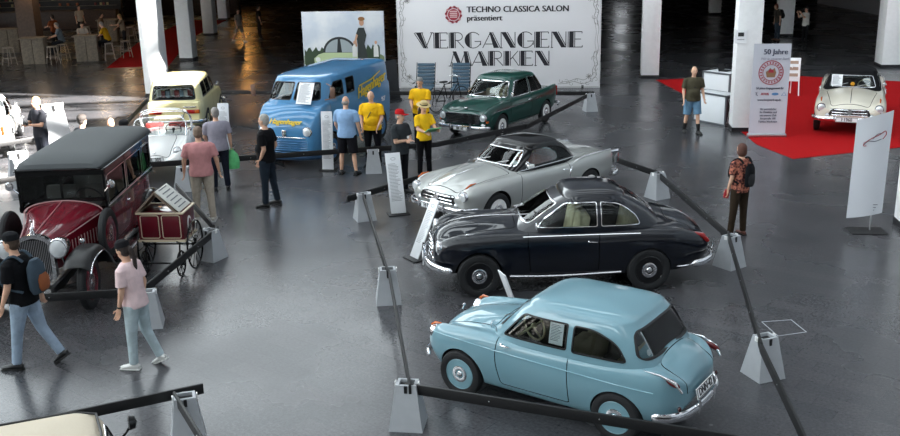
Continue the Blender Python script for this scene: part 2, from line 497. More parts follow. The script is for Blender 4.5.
for a in [
    (365, 222, 'grey tapered pedestal left of the tilted white info board', .35),
    (389, 306, 'grey tapered pedestal standing alone on open floor left of the dark blue coupe', .1),
    (409, 433, 'grey tapered pedestal at bottom edge, left of the light blue car', -.15),
    (762, 382, 'grey tapered pedestal right of the light blue car, beside the floor hatch', .35),
    (729, 270, 'grey tapered pedestal at the tail of the dark blue coupe, below the woman with backpack', .6),
    (657, 200, 'grey tapered pedestal behind the tail of the silver coupe', .5),
    (590, 112, 'grey tapered pedestal under the right end of the big banner', .2),
    (213, 262, 'grey tapered pedestal beside the maroon cart, below the man in pink shirt', -.5),
    (190, 447, 'grey tapered pedestal at bottom left, in front of the beige car', .3),
    (374, 174, 'grey tapered pedestal between the man in light blue shirt and man in red cap', .1),
    (151, 330, 'grey tapered pedestal mostly hidden behind the woman in pale pink', .2),
    (185, 192, 'grey tapered pedestal in front of the small white open car', .0)]:
    pedestal(a[0], a[1], a[2], a[3])
pedestal(0, 0, 'large sunlit white tapered pedestal behind the man with a camera', .5, 2.0, (-10.55, 25.9, 0))
pedestal(0, 0, 'sunlit pedestal at far left beside the vintage car roof', .5, 1.5, (-9.5, 21.1, 0))

beam_m = mat('barrier_black', '0c0c0e', .55)
def beam(a, b, lab, za=.50, zb=.50, h=.12, t=.03, ext=0):
    A = ground(a[0], a[1], za); B = ground(b[0], b[1], zb)
    d = B-A; L = d.length; d.normalize()
    mb = MB(); mb.box((0, 0, 0), (L, t, h), 0, bev=.004)
    k = 1.0
    while k < L-.3: mb.ball((-L/2+k, -t/2, 0), .008, 1, 8); k += 1.2
    c = (A+B)/2; c.z -= h/2-.02
    o = mb.build('barrier_board', [beam_m, steel], loc=c, rot=(0, -math.asin(d.z), math.atan2(d.y, d.x)))
    return tag(o, lab, 'barrier', 'long black barrier boards')
beam((-30, 434), (203, 385), 'thick black board crossing the bottom left corner, over the beige car')
beam((174, 393), (225, 475), 'black board seen end-on running down from the bottom left pedestal', .53, .53)
beam((404, 384), (800, 447), 'thick black board passing in front of the light blue car')
beam((410, 386), (389, 271), 'thin black board between the two pedestals left of the light blue car', .53, .53)
beam((388, 272), (363, 194), 'thin black board running up to the pedestal by the tilted info board', .53, .53)
beam((347, 197), (437, 171), 'short black board behind the tilted info board at the silver coupe')
beam((-25, 299), (147, 289), 'black board in front of the maroon vintage car wheels')
beam((138, 292), (218, 227), 'black diagonal board in front of the maroon cart')
beam((214, 226), (176, 184), 'black board behind the maroon cart')
beam((150, 163), (436, 143), 'long black board in front of the blue van')
beam((436, 143), (530, 124), 'black board in front of the green saloon')
beam((527, 125), (592, 92), 'black diagonal board right of the green saloon')
beam((204, 91), (402, 92), 'long black board on the floor line behind the blue van', .45, .45)
beam((402, 92), (594, 92), 'long black board along the foot of the big banner', .42, .42)
beam((611, 156), (657, 172), 'black board behind the tail of the silver coupe')
beam((655, 170), (729, 234), 'black board beside the rounded tail of the dark blue coupe')
beam((728, 232), (762, 346), 'black board right of the light blue car, running away from it', .53, .53)
beam((761, 344), (822, 472), 'black board seen end-on at the bottom right corner', .53, .53)
beam((-20, 184), (27, 174), 'black board at the left edge above the vintage car lamps')
beam((-20, 146), (36, 137), 'black board below the white car at the left edge', .55, .55)
beam((36, 138), (50, 104), 'black board leaning toward the white pedestal at left', .55, .98)
beam((112, 136), (148, 98), 'black diagonal board at the foot of the bright column', .6, .6)

# ---------------------------------------------------------------- info boards
board_m = mat('info_board', 'd9dbde', .4)
def info_board(pt, face, lab, h=1.25, w=.27, lean=.22, back=False):
    root = empty('info_board', (pt[0], pt[1], 0), face, lab, 'sign', 'slim leaning info boards')
    MB().box((0, .04, .012), (w+.12, .3, .024), bev=.006).build('base_plate', [black], root)
    T = Matrix.Translation((0, 0, .03)) @ Matrix.Rotation(-lean, 4, 'X')
    mb = MB(); mb.box((0, 0, h/2), (w, .018, h), 0, M=T, bev=.003)
    mb.build('panel', [board_m], root)
    F = T @ Matrix(((1, 0, 0, 0), (0, 0, -1, -.0095), (0, 1, 0, h/2), (0, 0, 0, 1)))
    pr = MB(); rnd = random.Random(int(pt[0]*100)); g = mat('print_grey', '6c6e74', .7)
    pr.ribbon([(.05*math.cos(a*PI/6), h/2-.12+.03*math.sin(a*PI/6)) for a in range(12)], [(.043*math.cos(a*PI/6), h/2-.12+.024*math.sin(a*PI/6)) for a in range(12)], 'z', 0, .002, 0, M=F)
    y = h/2-.22
    while y > -h/2+.25:
        l = w*rnd.uniform(.45, .75); pr.box((-w*.38+l/2, y, .001), (l, .008, .002), 0, M=F); y -= .028
    pr.build('print', [g], root, smooth=False)
    return root
info_board((-1.0, 18.35), .25, 'slim white info board leaning beside the nose of the silver coupe', 1.2, .3, .38)
info_board((-2.82, 22.2), -.15, 'slim white info board standing at the corner of the blue van', 1.35, .27, .1)
info_board((-.62, 15.62), -1.0, 'slim white info board by the front bumper of the dark blue coupe', 1.05, .26, .45)
info_board((.92, 13.2), 1.9, 'grey-backed info board between the dark blue coupe and light blue car', .62, .28, .35)
info_board((-5.75, 24.6), -.2, 'white info board behind the man in the grey shirt', 1.2, .3, .1)

# ---------------------------------------------------------------- big banner with lettering
def vframe(L, Q):
    L = Vector((L[0], L[1], 0)); Q = Vector((Q[0], Q[1], 0)); d = (Q-L).normalized()
    M = Matrix((d, Vector((0, 0, 1)), d.cross(Vector((0, 0, 1))))).transposed().to_4x4(); M.translation = L
    return M, (Q-L).length        # local X along, Y up, Z toward the viewer
def stroke(mb, pts, w, mi=0, z=.002, M=None, closed=False):
    P = [Vector((p[0], p[1])) for p in pts]; n = len(P); vs = []
    for i, p in enumerate(P):
        a = P[i-1] if (i > 0 or closed) else p; b = P[(i+1) % n] if (i < n-1 or closed) else p
        t = (b-a); t = t.normalized() if t.length > 1e-9 else Vector((1, 0)); nn = Vector((-t.y, t.x))*(w/2)
        vs += [(p.x+nn.x, p.y+nn.y, z), (p.x-nn.x, p.y-nn.y, z)]
    fs = [(2*i+1, 2*i+3, 2*i+2, 2*i) for i in range(n-1)]
    if closed: fs.append((2*n-1, 1, 0, 2*n-2))
    mb.add(vs, fs, mi, M)
def poly(mb, pts, mi=0, z=.002, M=None):
    n = len(pts); area = sum(pts[i][0]*pts[(i+1) % n][1]-pts[(i+1) % n][0]*pts[i][1] for i in range(n))
    if area < 0: pts = pts[::-1]
    mb.add([(p[0], p[1], z) for p in pts], [tuple(range(n))], mi, M)
def arc(cx, cy, rx, ry, a0, a1, n=14):
    return [(cx+rx*math.cos(math.radians(a0+(a1-a0)*k/n)), cy+ry*math.sin(math.radians(a0+(a1-a0)*k/n))) for k in range(n+1)]
def deco_letter(mb, ch, x, y, w, h, M):
    t = .035; X = lambda u: x+u*w; Y = lambda v: y+v*h
    S_ = lambda *p: stroke(mb, [(X(a), Y(b)) for a, b in p], t*.75, 0, .002, M)
    Pp = lambda *p: poly(mb, [(X(a), Y(b)) for a, b in p], 0, .002, M)
    if ch == 'V':
        Pp((.0, 1), (.30, 1), (.62, 0), (.50, 0)); S_((.36, 1), (.68, .0)); S_((.95, 1), (.56, 0)); S_((-.04, 1), (.42, 1)); S_((.85, 1), (1.04, 1)); S_((-.10, 1), (.46, .02))
    elif ch == 'E':
        Pp((.05, 0), (.35, 0), (.35, 1), (.05, 1)); S_((.43, 0), (.43, 1)); S_((.05, .985), (.92, .985)); S_((.43, .52), (.85, .52)); S_((.05, .015), (.95, .015)); S_((.92, .99), (.92, .88)); S_((.95, 0), (.95, .12)); S_((-.02, 0), (-.02, 1))
    elif ch == 'R':
        Pp((.05, 0), (.32, 0), (.32, 1), (.05, 1)); S_((.40, 0), (.40, 1)); S_((-.02, 0), (-.02, 1))
        stroke(mb, [(X(.05), Y(.985))]+[(X(a), Y(b)) for a, b in arc(.60, .74, .30, .245, 90, -90)]+[(X(.40), Y(.495))], t*.75, 0, .002, M); S_((.52, .5), (1.0, 0))
    elif ch == 'G':
        pts = arc(.5, .5, .5, .5, 40, 340, 26); stroke(mb, [(X(a), Y(b)) for a, b in pts], t*.75, 0, .002, M)
        o = arc(.5, .5, .5, .5, 118, 242, 14); Pp(*(o+[(.30, .08), (.30, .92)])); S_((.37, .04), (.37, .96)); S_((.60, .42), (1.0, .42)); S_((.97, .42), (.97, .18))
    elif ch == 'A':
        S_((.50, 1), (.02, 0)); Pp((.42, 1), (.56, 1), (1.0, 0), (.68, 0)); S_((.34, 1.0), (.60, .0)) if False else None
        S_((.18, .25), (.72, .25)); S_((.62, 1), (1.08, 0))
    elif ch == 'N':
        S_((.06, 0), (.06, 1)); Pp((.06, 1), (.36, 1), (.92, 0), (.64, 0)); S_((.92, 0), (.92, 1)); S_((.44, 1), (.92, .12)); S_((.0, 0), (.14, 0))
    elif ch == 'M':
        S_((.22, 1), (.02, 0)); Pp((.14, 1), (.32, 1), (.60, 0), (.40, 0)); S_((.50, .0), (.76, 1)); Pp((.68, 1), (.84, 1), (1.0, 0), (.76, 0)); S_((.88, 1), (1.06, 0)); S_((-.06, 0), (.10, 0))
    elif ch == 'K':
        Pp((.05, 0), (.34, 0), (.34, 1), (.05, 1)); S_((.42, 0), (.42, 1)); S_((-.02, 0), (-.02, 1)); S_((.42, .42), (.95, 1)); S_((.58, .58), (1.0, 0))
def ornament(mb, M, cx, cy, sx, sy):
    """art-nouveau corner scrollwork; sx, sy = +-1 mirror"""
    q = lambda p: [(cx+sx*a, cy+sy*b) for a, b in p]
    def spiral(x, y, r, a0, tr, n=18): return [(x+r*(1-k/n*.85)*math.cos(a0+tr*k/n), y+r*(1-k/n*.85)*math.sin(a0+tr*k/n)) for k in range(n+1)]
    for a in ([(.06, 1.25), (.10, 1.0), (.05, .8), (.12, .6), (.08, .4), (.2, .25), (.4, .12), (.62, .10), (.85, .16), (1.1, .10), (1.4, .08)],
              [(.16, 1.2), (.2, .95), (.14, .75), (.22, .55), (.2, .4), (.32, .34), (.5, .22), (.75, .26), (1.0, .18), (1.3, .14)]):
        stroke(mb, q([(v.x, v.y) for v in catmull([(p[0], p[1], 0) for p in a], 6)]), .016, 0, .002, M)
    rnd = random.Random(5)
    for k in range(13):
        t = k/12; x = .12+1.15*max(0, t-.45)/.55 if t > .45 else .13+.05*math.sin(k*2); y = .14+.06*math.sin(k*2.3) if t > .45 else 1.15-1.0*t/.45
        stroke(mb, q(spiral(x, y, .07+.03*rnd.random(), rnd.random()*6, (5 if k % 2 else -5))), .012, 0, .002, M)
    for k in range(9):
        a = k/8*PI/2; x = .34+.10*math.cos(a*4); y = .34+.10*math.sin(a*4)
        stroke(mb, q([(.34, .34), (x, y)]), .02, 0, .002, M)
def big_banner():
    M, w = vframe((-1.71, 34.62), (5.3, 33.74)); H = 3.42
    root = empty('event_banner', M.translation, 0, 'large white banner with big black lettering and ornamental border', 'banner')
    M = Matrix.Translation(-M.translation) @ M
    mb = MB(); mb.box((w/2, H/2, -.03), (w, H, .05), 0, M=M, bev=.004); mb.build('panel', [mat('banner_white', 'e2e0e2', .7)], root)
    for x in (.6, w-.6):
        b = MB(); b.box((x, .04, -.3), (.08, .08, .6), 0, M=M); b.tube([M @ Vector((x, .04, -.55)), M @ Vector((x, 1.6, -.06))], .025, 8); b.build('rear_brace', [black], root)
    t = MB(); k = 0; x = .66
    W_ = [.60, .50, .50, .56, .58, .56, .56, .50, .56, .50]; gap = (5.80-sum(W_))/9
    for ch, lw in zip('VERGANGENE', W_): deco_letter(t, ch, x, 1.39, lw, .54, M); x += lw+gap
    x = 1.84; W_ = [.72, .56, .50, .50, .46, .54]; gap = (3.5-sum(W_))/5
    for ch, lw in zip('MARKEN', W_): deco_letter(t, ch, x, .77, lw, .51, M); x += lw+gap
    t.build('headline', [mat('banner_ink', '1c1a22', .6)], root, smooth=False); t = MB()
    add_text(t, 'TECHNO CLASSICA SALON', .285, M @ Matrix.Translation((2.45, 2.70, .002)), 0, squash=1.0, align='LEFT', bold=.02)
    t.build('title_line', [mat('banner_ink', '1c1a22', .6)], root, smooth=False); t = MB()
    add_text(t, 'präsentiert', .27, M @ Matrix.Translation((2.45, 2.41, .002)), 0, squash=1.02, align='LEFT', bold=.02)
    t.build('subtitle', [mat('banner_ink', '1c1a22', .6)], root, smooth=False)
    o = MB()
    ornament(o, M, .05, .05, 1, 1); ornament(o, M, w-.05, .05, -1, 1); ornament(o, M, .05, H-.05, 1, -1); ornament(o, M, w-.05, H-.05, -1, -1)
    for s_, x in ((1, .10), (-1, w-.10)):
        stroke(o, [(x+.02*math.sin(k), 1.2+.1*k) for k in range(11)], .012, 0, .002, M); stroke(o, [(x+s_*.08+.02*math.sin(k+1), 1.2+.1*k) for k in range(11)], .01, 0, .002, M)
    stroke(o, [(.03, .03), (w-.03, .03), (w-.03, H-.03), (.03, H-.03)], .015, 0, .0015, M, closed=True)
    o.build('border_ornament', [mat('banner_grey_ink', '8d8a86', .7)], root, smooth=False)
    # round emblem: ring of red segments
    e = MB(); cx, cy = 2.0, 2.54; r = .30
    for k in range(24):
        a0 = k*15; pts = arc(cx, cy, r*(1.0 if k % 2 else .93), r*(1.0 if k % 2 else .93), a0, a0+15, 3)+arc(cx, cy, r*.72, r*.72, a0+15, a0, 3)
        poly(e, pts, 0 if k % 3 else 1, .003, M)
    poly(e, arc(cx, cy, r*.66, r*.66, 0, 345, 22), 2, .003, M)
    for k in range(4): poly(e, [(cx-.13, cy+.10-.065*k), (cx+.13, cy+.10-.065*k), (cx+.13, cy+.13-.065*k), (cx-.13, cy+.13-.065*k)], 3, .004, M)
    e.build('emblem', [mat('emblem_red', '8e2436', .6), mat('emblem_rose', 'c98d90', .6), mat('emblem_dark', 'a83a48', .6), mat('emblem_pale', 'e8cfcd', .6)], root, smooth=False)
big_banner()

def photo_wall():
    M, w = vframe((-5.05, 34.75), (-2.15, 34.35)); H = 2.72
    root = empty('photo_banner', M.translation, 0, 'printed photo wall of a pale green car and standing woman, behind the blue van', 'banner')
    M = Matrix.Translation(-M.translation) @ M
    MB().box((w/2, H/2, -.05), (w, H, .08), 0, M=M, bev=.01).build('panel', [mat('poster_sky', 'c3cbd6', .6, col2='dfe1e4', nscale=.8)], root)
    p = MB()
    # ground and bushes
    poly(p, [(.02, .9), (w-.02, .9), (w-.02, 1.12)]+[(w-.05-.1*k, 1.18+.06*math.sin(k*1.7)) for k in range(27)]+[(.02, 1.2)], 0, .002, M)
    poly(p, [(.05, .8), (.75, .8)]+[(.75-.07*k, 1.42+.09*math.sin(k*1.9)) for k in range(11)], 1, .003, M)
    poly(p, [(2.2, .9), (2.75, .9)]+[(2.75-.06*k, 1.50+.10*math.sin(k*2.1)) for k in range(10)], 1, .003, M)
    # pale green car body, roof arch and windows
    poly(p, [(.42, .6), (.38, 1.1), (.55, 1.24), (.8, 1.32), (1.5, 1.36), (2.0, 1.30), (2.25, 1.15), (2.3, .6)], 2, .004, M)
    poly(p, [(.72, 1.30)]+arc(1.32, 1.30, .60, .55, 178, 2, 16)+[(1.92, 1.30)], 3, .005, M)
    poly(p, [(.80, 1.31)]+arc(1.32, 1.31, .52, .46, 178, 2, 16)+[(1.84, 1.31)], 4, .006, M)
    poly(p, [(1.22, 1.31), (1.27, 1.78), (1.35, 1.78), (1.40, 1.31)], 3, .007, M)
    poly(p, arc(.52, 1.06, .09, .09, 0, 340, 14), 5, .006, M)
    # standing woman in a dark dress, generic silhouette
    poly(p, [(1.95, 1.0), (1.98, 1.55), (1.93, 1.95), (2.02, 2.16), (2.22, 2.16), (2.30, 1.9), (2.22, 1.6), (2.30, 1.25), (2.32, .95)], 6, .008, M)
    poly(p, arc(2.14, 2.33, .085, .11, 0, 345, 16), 7, .009, M); poly(p, arc(2.14, 2.46, .12, .07, 0, 345, 16), 8, .010, M)
    poly(p, [(1.93, 1.95), (1.86, 1.7), (1.90, 1.5), (1.96, 1.52), (1.94, 1.72), (2.0, 1.9)], 7, .009, M)
    for cx in (1.86, 2.62):
        poly(p, [(cx-.09, 1.15), (cx-.08, 1.5), (cx-.03, 1.58), (cx+.03, 1.58), (cx+.08, 1.5), (cx+.09, 1.15)], 9, .008, M); poly(p, arc(cx, 1.65, .045, .06, 0, 345, 12), 7, .009, M)
    p.build('print', [mat('poster_grass', '6f7d5a', .7), mat('poster_bush', '33452f', .7), mat('poster_car_green', 'bccb9c', .6), mat('poster_dark', '23282a', .6), mat('poster_glass', '9fa9ad', .5),
                      mat('poster_lamp', 'e8eae6', .4), mat('poster_dress', '2f3533', .6), mat('poster_skin', 'c79a7c', .6), mat('poster_hair', '9a6a3c', .6), mat('poster_shirt', 'dcdcd8', .6)], root, smooth=False)
photo_wall()

def rollup():
    M, w = vframe((7.78, 24.9), (8.74, 24.8)); H = 2.42
    root = empty('rollup_banner', M.translation, 0, 'white roll-up banner reading 50 Jahre with red round seal, against the white column', 'banner')
    M = Matrix.Translation(-M.translation) @ M
    MB().box((w/2, .05, -.03), (w+.02, .10, .14), 0, M=M, bev=.02).build('cassette', [steel], root)
    MB().box((w/2, H/2, -.01), (w-.04, H-.02, .006), 0, M=M).build('panel', [mat('rollup_print', 'c6c9d2', .6)], root)
    MB().tube([M @ Vector((w/2, .08, -.04)), M @ Vector((w/2, H, -.02))], .012, 8).build('pole', [steel], root)
    t = MB(); c = w/2
    add_text(t, '50 Jahre', .19, M @ Matrix.Translation((c+.08, 2.20, .0)), 0, squash=.95, bold=.012)
    add_text(t, 'Wir in unserer Stadt', .085, M @ Matrix.Translation((c+.08, 2.03, .0)), 1, shear=.25)
    add_text(t, '50 Jahre Engagement für', .08, M @ Matrix.Translation((c, 1.28, .0)), 0, squash=.88, bold=.004)
    add_text(t, 'www.bergwerk-eg.de', .075, M @ Matrix.Translation((c, .98, .0)), 0, squash=.9, bold=.003)
    for i, l in enumerate(['Ihr persönlicher', 'Ihr Mobilität und', 'mit unserer Zeit', 'Bergstraße 100', 'Telefon Werkstatt']):
        add_text(t, l, .07, M @ Matrix.Translation((c, .74-.082*i, .0)), 0, squash=.9, bold=.003)
    add_text(t, 'ATOS', .085, M @ Matrix.Translation((c-.12, 1.13, .0)), 2, squash=.9, bold=.01)
    stroke(t, [(c-.36, 1.16), (c-.31, 1.17), (c-.34, 1.11), (c-.29, 1.10)], .02, 0, .001, M)
    poly(t, arc(c+.14, 1.13, .09, .035, 0, 345, 16), 3, .001, M)
    stroke(t, [(c+.30, 1.09), (c+.36, 1.18), (c+.42, 1.09)], .012, 3, .001, M); stroke(t, [(c+.30, 1.09), (c+.42, 1.09)], .008, 3, .001, M)
    t.build('lettering', [mat('rollup_ink', '3a3f55', .6), mat('rollup_grey', '8a8da0', .6), mat('rollup_red', 'a42a3c', .6), mat('rollup_blue', '4f7fae', .6)], root, smooth=False)
    e = MB(); cy = 1.68; r = .31
    e.ribbon(arc(c, cy, r, r, 0, 352, 44), arc(c, cy, r*.93, r*.93, 0, 352, 44), 'z', .0, .003, 0, M=M)
    e.ribbon(arc(c, cy, r*.68, r*.68, 0, 352, 44), arc(c, cy, r*.63, r*.63, 0, 352, 44), 'z', .0, .003, 0, M=M)
    for k in range(22):
        a = math.radians(k*360/22); q = M @ Matrix.Translation((c+r*.80*math.cos(a), cy+r*.80*math.sin(a), .001)) @ Matrix.Rotation(a-PI/2, 4, 'Z')
        e.box((0, 0, 0), (.03, .05, .002), 0, M=q)
    poly(e, [(c-.10, cy-.12), (c+.10, cy-.12), (c+.13, cy), (c+.08, cy+.12), (c+.02, cy+.06), (c-.02, cy+.12), (c-.07, cy+.06), (c-.13, cy+.02)], 1, .002, M)
    poly(e, [(c-.07, cy+.0), (c+.07, cy+.0), (c+.05, cy+.08), (c-.05, cy+.08)], 0, .003, M)
    e.build('seal', [mat('rollup_red', 'a42a3c', .6), mat('seal_brown', '8c6a4c', .6)], root, smooth=False)
    # small tag on the column above
    F, _ = vframe((7.66, 25.615), (7.96, 25.575))
    o = MB(); o.box((.0, 2.52, .02), (.30, .34, .02), 0, M=F); o.box((.0, 2.58, .033), (.15, .10, .006), 1, M=F); o.box((.0, 2.45, .033), (.18, .012, .004), 2, M=F)
    tag(o.build('tag_sign', [white_print, mat('tag_black', '2a2c2c', .6), mat('print_grey', '6c6e74', .7)], smooth=False), 'small white tag with dark icon fixed high on the white column', 'sign')
rollup()

def flag_sign():
    root = empty('display_flag', (7.42, 16.62, 0), -.1, 'tall white display flag with red car sketch, left of the right-edge column', 'flag')
    MB().box((.02, 0, .01), (.62, .42, .02), bev=.005).build('base_plate', [black], root)
    MB().tube([(.08, .03, .02), (.08, .03, 2.15)], .014, 8).build('pole', [steel], root)
    mb = MB(); n = 20; m = 8; vs = []
    for j in range(n+1):
        v = j/n
        for i in range(m+1):
            u = i/m
            vs.append((-.34+.60*u-.03*(1-v), -.02-.05*math.sin(u*PI)-.03*(1-v), .26+.10*u*(1-v)+v*(1.76+.17*u)))
    fs = []
    for j in range(n):
        for i in range(m):
            a = j*(m+1)+i; fs.append((a, a+1, a+m+2, a+m+1))
    nv = len(vs); vs2 = vs+[(x, y+.006, z) for x, y, z in vs]; fs2 = fs+[tuple(nv+q for q in f[::-1]) for f in fs]
    mb.add(vs2, fs2, 0); mb.build('flag_panel', [mat('flag_white', 'd2d4da', .6)], root)
    t = MB(); F = Matrix(((1, 0, 0, 0), (0, 0, -1, -.085), (0, 1, 0, 0), (0, 0, 0, 1)))
    for p, c_, w in (([(-.19, 1.63), (-.10, 1.70), (.05, 1.78), (.13, 1.84), (.15, 1.78), (.10, 1.70)], 0, .014), ([(-.20, 1.60), (-.14, 1.66), (-.02, 1.66), (.08, 1.70)], 1, .012), ([(-.20, 1.64), (-.21, 1.58), (-.16, 1.58)], 0, .014), ([(-.06, 1.70), (0, 1.78), (.08, 1.80)], 1, .01)):
        stroke(t, [(v.x, v.y) for v in catmull([(a, b, 0) for a, b in p], 5)], w, c_, .0, F)
    for k in range(3): t.box((0, 0, 0), (.30-.05*k, .004, .010), 1, M=Matrix.Translation((-.02, -.085, .52-.05*k)))
    t.build('print', [mat('sketch_red', 'a61f2b', .6), mat('sketch_grey', '4c4e58', .6)], root, smooth=False)
flag_sign()

def counters():
    cw = mat('counter_white', 'dcdfe2', .45); al = mat('case_edge', '6e7278', .35, .6)
    def case(pos, rz, w, d, h, lab, side=True):
        pos = (pos[0], pos[1], .013 if pos[1] > 28 else 0)
        root = empty('display_counter', pos, rz, lab, 'counter', 'white exhibitor counters by the column')
        MB().box((0, 0, h/2), (w, d, h), 0, bev=.012).build('body', [cw], root)
        e = MB()
        for x in (-w/2, w/2):
            for y in (-d/2, d/2): e.box((x, y, h/2), (.045, .045, h), 0)
        for z in (.03, h-.02):
            for y in (-d/2, d/2): e.box((0, y, z), (w, .045, .045), 0)
            for x in (-w/2, w/2): e.box((x, 0, z), (.045, d, .045), 0)
        e.build('edge_frame', [al], root)
        if side:
            s = MB(); s.box((w/2+.012, 0, h/2), (.02, d*.9, h*.9), 0)
            for k in range(9): s.tube([(w/2+.03, -d*.42+.1*d*k, .08), (w/2+.03, -d*.42+.1*d*((k+3) % 9), h-.08)], .008, 5, 1)
            s.build('rack_front', [black, steel], root)
    case((7.5, 27.0, 0), -1.0, 1.15, .5, .85, 'low white counter case with black rack end, left of the white column')
    case((8.45, 29.6, 0), -.95, 1.0, .8, 1.05, 'white counter on the red carpet behind the column')
    MB_ = MB(); MB_.box((0, 0, .0), (.34, .24, .015)); MB_.box((0, .13, .11), (.34, .015, .22), M=Matrix.Rotation(-.2, 4, 'X'))
    tag(MB_.build('laptop', [black], loc=(8.45, 29.6, 1.085), rot=(0, 0, .8)), 'open black laptop on the white counter behind the column', 'laptop')
counters()

def easel():
    root = empty('easel_sign', (11.05, 31.2, .013), -.3, 'small white sign on a folding easel on the red carpet', 'sign')
    T = Matrix.Rotation(-.22, 4, 'X')
    for s_ in (-1, 1): MB().tube([(s_*.24, -.08, 0), (s_*.2, .12, 1.0)], .02, 8).build('leg', [white_paint], root)
    MB().tube([(0, .45, 0), (0, .14, .95)], .02, 8).build('leg', [white_paint], root)
    MB().box((0, -.02, .82), (.5, .02, .75), M=T, bev=.005).build('panel', [white_print], root)
    p = MB(); rnd = random.Random(3)
    for k in range(3): p.box((0, -.034, 1.05-.2*k), (.36, .003, .10), 0, M=T)
    p.build('print', [mat('easel_print', 'a58a78', .7)], root, smooth=False)
easel()

for (x, y, r, lab) in [(9.0, 19.95, .3, 'tiny white paper scrap on the floor right of the woman with backpack'), (8.0, 14.85, 1.1, 'tiny white paper scrap on the floor below the display flag')]:
    tag(MB().prism([(-.05, -.03), (.04, -.035), (.06, .02), (.01, .04), (-.04, .03)], 'z', .001, .006).build('paper_scrap', [white_print], loc=(x, y, 0), rot=(0, 0, r), smooth=False), lab, 'paper')

hm = MB(); P4 = [ground(762, 322), ground(791, 320), ground(806, 332), ground(778, 336)]
q4 = [(p.x, p.y) for p in P4]
hm.ribbon(offset_poly(q4, .012), offset_poly(q4, -.004), 'z', .0005, .004)
o = hm.build('floor_hatch_frame', [mat('hatch_metal', 'a7aab0', .5)], smooth=False); o['kind'] = 'structure'

# ---------------------------------------------------------------- maroon cart
def cart():
    mar = mat('cart_maroon', '5a0f1c', .3, coat=.8); gold = mat('cart_line', 'c9b9a0', .5); wood = mat('cart_wood', '7c6b5c', .7, noise=.2)
    root = empty('organ_cart', (-4.66, 15.42, 0), -.06, 'maroon handcart with gabled top and white sign, beside the vintage car', 'cart')
    z0 = .58; w, d, h = .74, .60, .46
    MB().box((0, 0, z0+h/2), (w, d, h), 0, bev=.01).build('box_body', [mar], root)
    t = MB()
    t.box((0, 0, z0), (w+.04, d+.04, .035)); O = [(-w/2-.02, -d/2-.02), (w/2+.02, -d/2-.02), (w/2+.02, d/2+.02), (-w/2-.02, d/2+.02)]; t.ribbon(O, offset_poly(O, -.05), 'z', z0+h-.012, z0+h+.012)
    for x0, x1 in ((-.33, -.02), (.02, .33)):
        A = round_poly([(x0, z0+.04), (x1, z0+.04), (x1, z0+h-.03), (x0, z0+h-.03)], .04); t.ribbon(A, offset_poly(A, -.012), 'y', -d/2-.006, -d/2+.002)
    t.build('trim', [gold], root)
    b = MB(); b.prism(arc(0, z0+.2, .085, .14, 0, 345, 20), 'x', w/2, w/2+.012, 0); b.prism(arc(0, z0+.2, .055, .10, 0, 345, 20), 'x', w/2+.012, w/2+.018, 1); b.build('oval_badge', [white_paint, mar], root)
    r = MB(); zt = z0+h+.02
    for s_ in (-1, 1):
        r.box((0, 0, 0), (.46, d, .03), 0, M=Matrix.Translation((-.06+s_*.165, 0, zt+.15)) @ Matrix.Rotation(s_*.78, 4, 'Y'))
    r.build('gable_roof', [wood], root)
    MB().box((0, 0, 0), (.50, d*.92, .02), M=Matrix.Translation((.14, 0, zt+.165)) @ Matrix.Rotation(.74, 4, 'Y'), bev=.004).build('white_sign', [mat('cart_sign', 'cfcfc9', .6)], root)
    n = MB()
    for k in range(6): n.box((0, 0, 0), (.02, d*.6, .002), 0, M=Matrix.Translation((.149, 0, zt+.174)) @ Matrix.Rotation(.74, 4, 'Y') @ Matrix.Translation((-.22+.08*k, 0, 0)))
    n.build('sign_print', [mat('print_grey', '6c6e74', .7)], root, smooth=False)
    def wheel(x, y, r_):
        m = MB(); P = [(0, r_*math.cos(2*PI*k/36), r_*math.sin(2*PI*k/36)) for k in range(36)]
        m.tube(P, .016, 8, closed=True, up=(1, 0, 0))
        for k in range(12):
            a = 2*PI*k/12; m.tube([(0, 0, 0), (0, r_*math.cos(a), r_*math.sin(a))], .007, 5, up=(1, 0, 0))
        m.tube([(-.05, 0, 0), (.05, 0, 0)], .035, 12)
        m.build('wheel', [gloss_black], root, (x, y, r_+.014))
    wheel(.42, .05, .40); wheel(-.40, .05, .40); wheel(.30, -.36, .20); wheel(-.30, -.36, .20)
    f = MB()
    for x in (-.28, .28):
        f.tube(catmull([(x, -.42, .60), (x, -.2, .50), (x, .05, .44), (x, .25, .52), (x, .36, .60)], 6), .014, 6)
        f.tube([(x, -.36, .24), (x, -.28, .58)], .014, 6); f.tube([(x, .05, .42), (x, .05, .58)], .014, 6)
    f.tube([(-.44, .05, .414), (.44, .05, .414)], .014, 8); f.tube([(-.30, -.36, .214), (.30, -.36, .214)], .014, 8)
    f.build('iron_frame', [gloss_black], root)
cart()

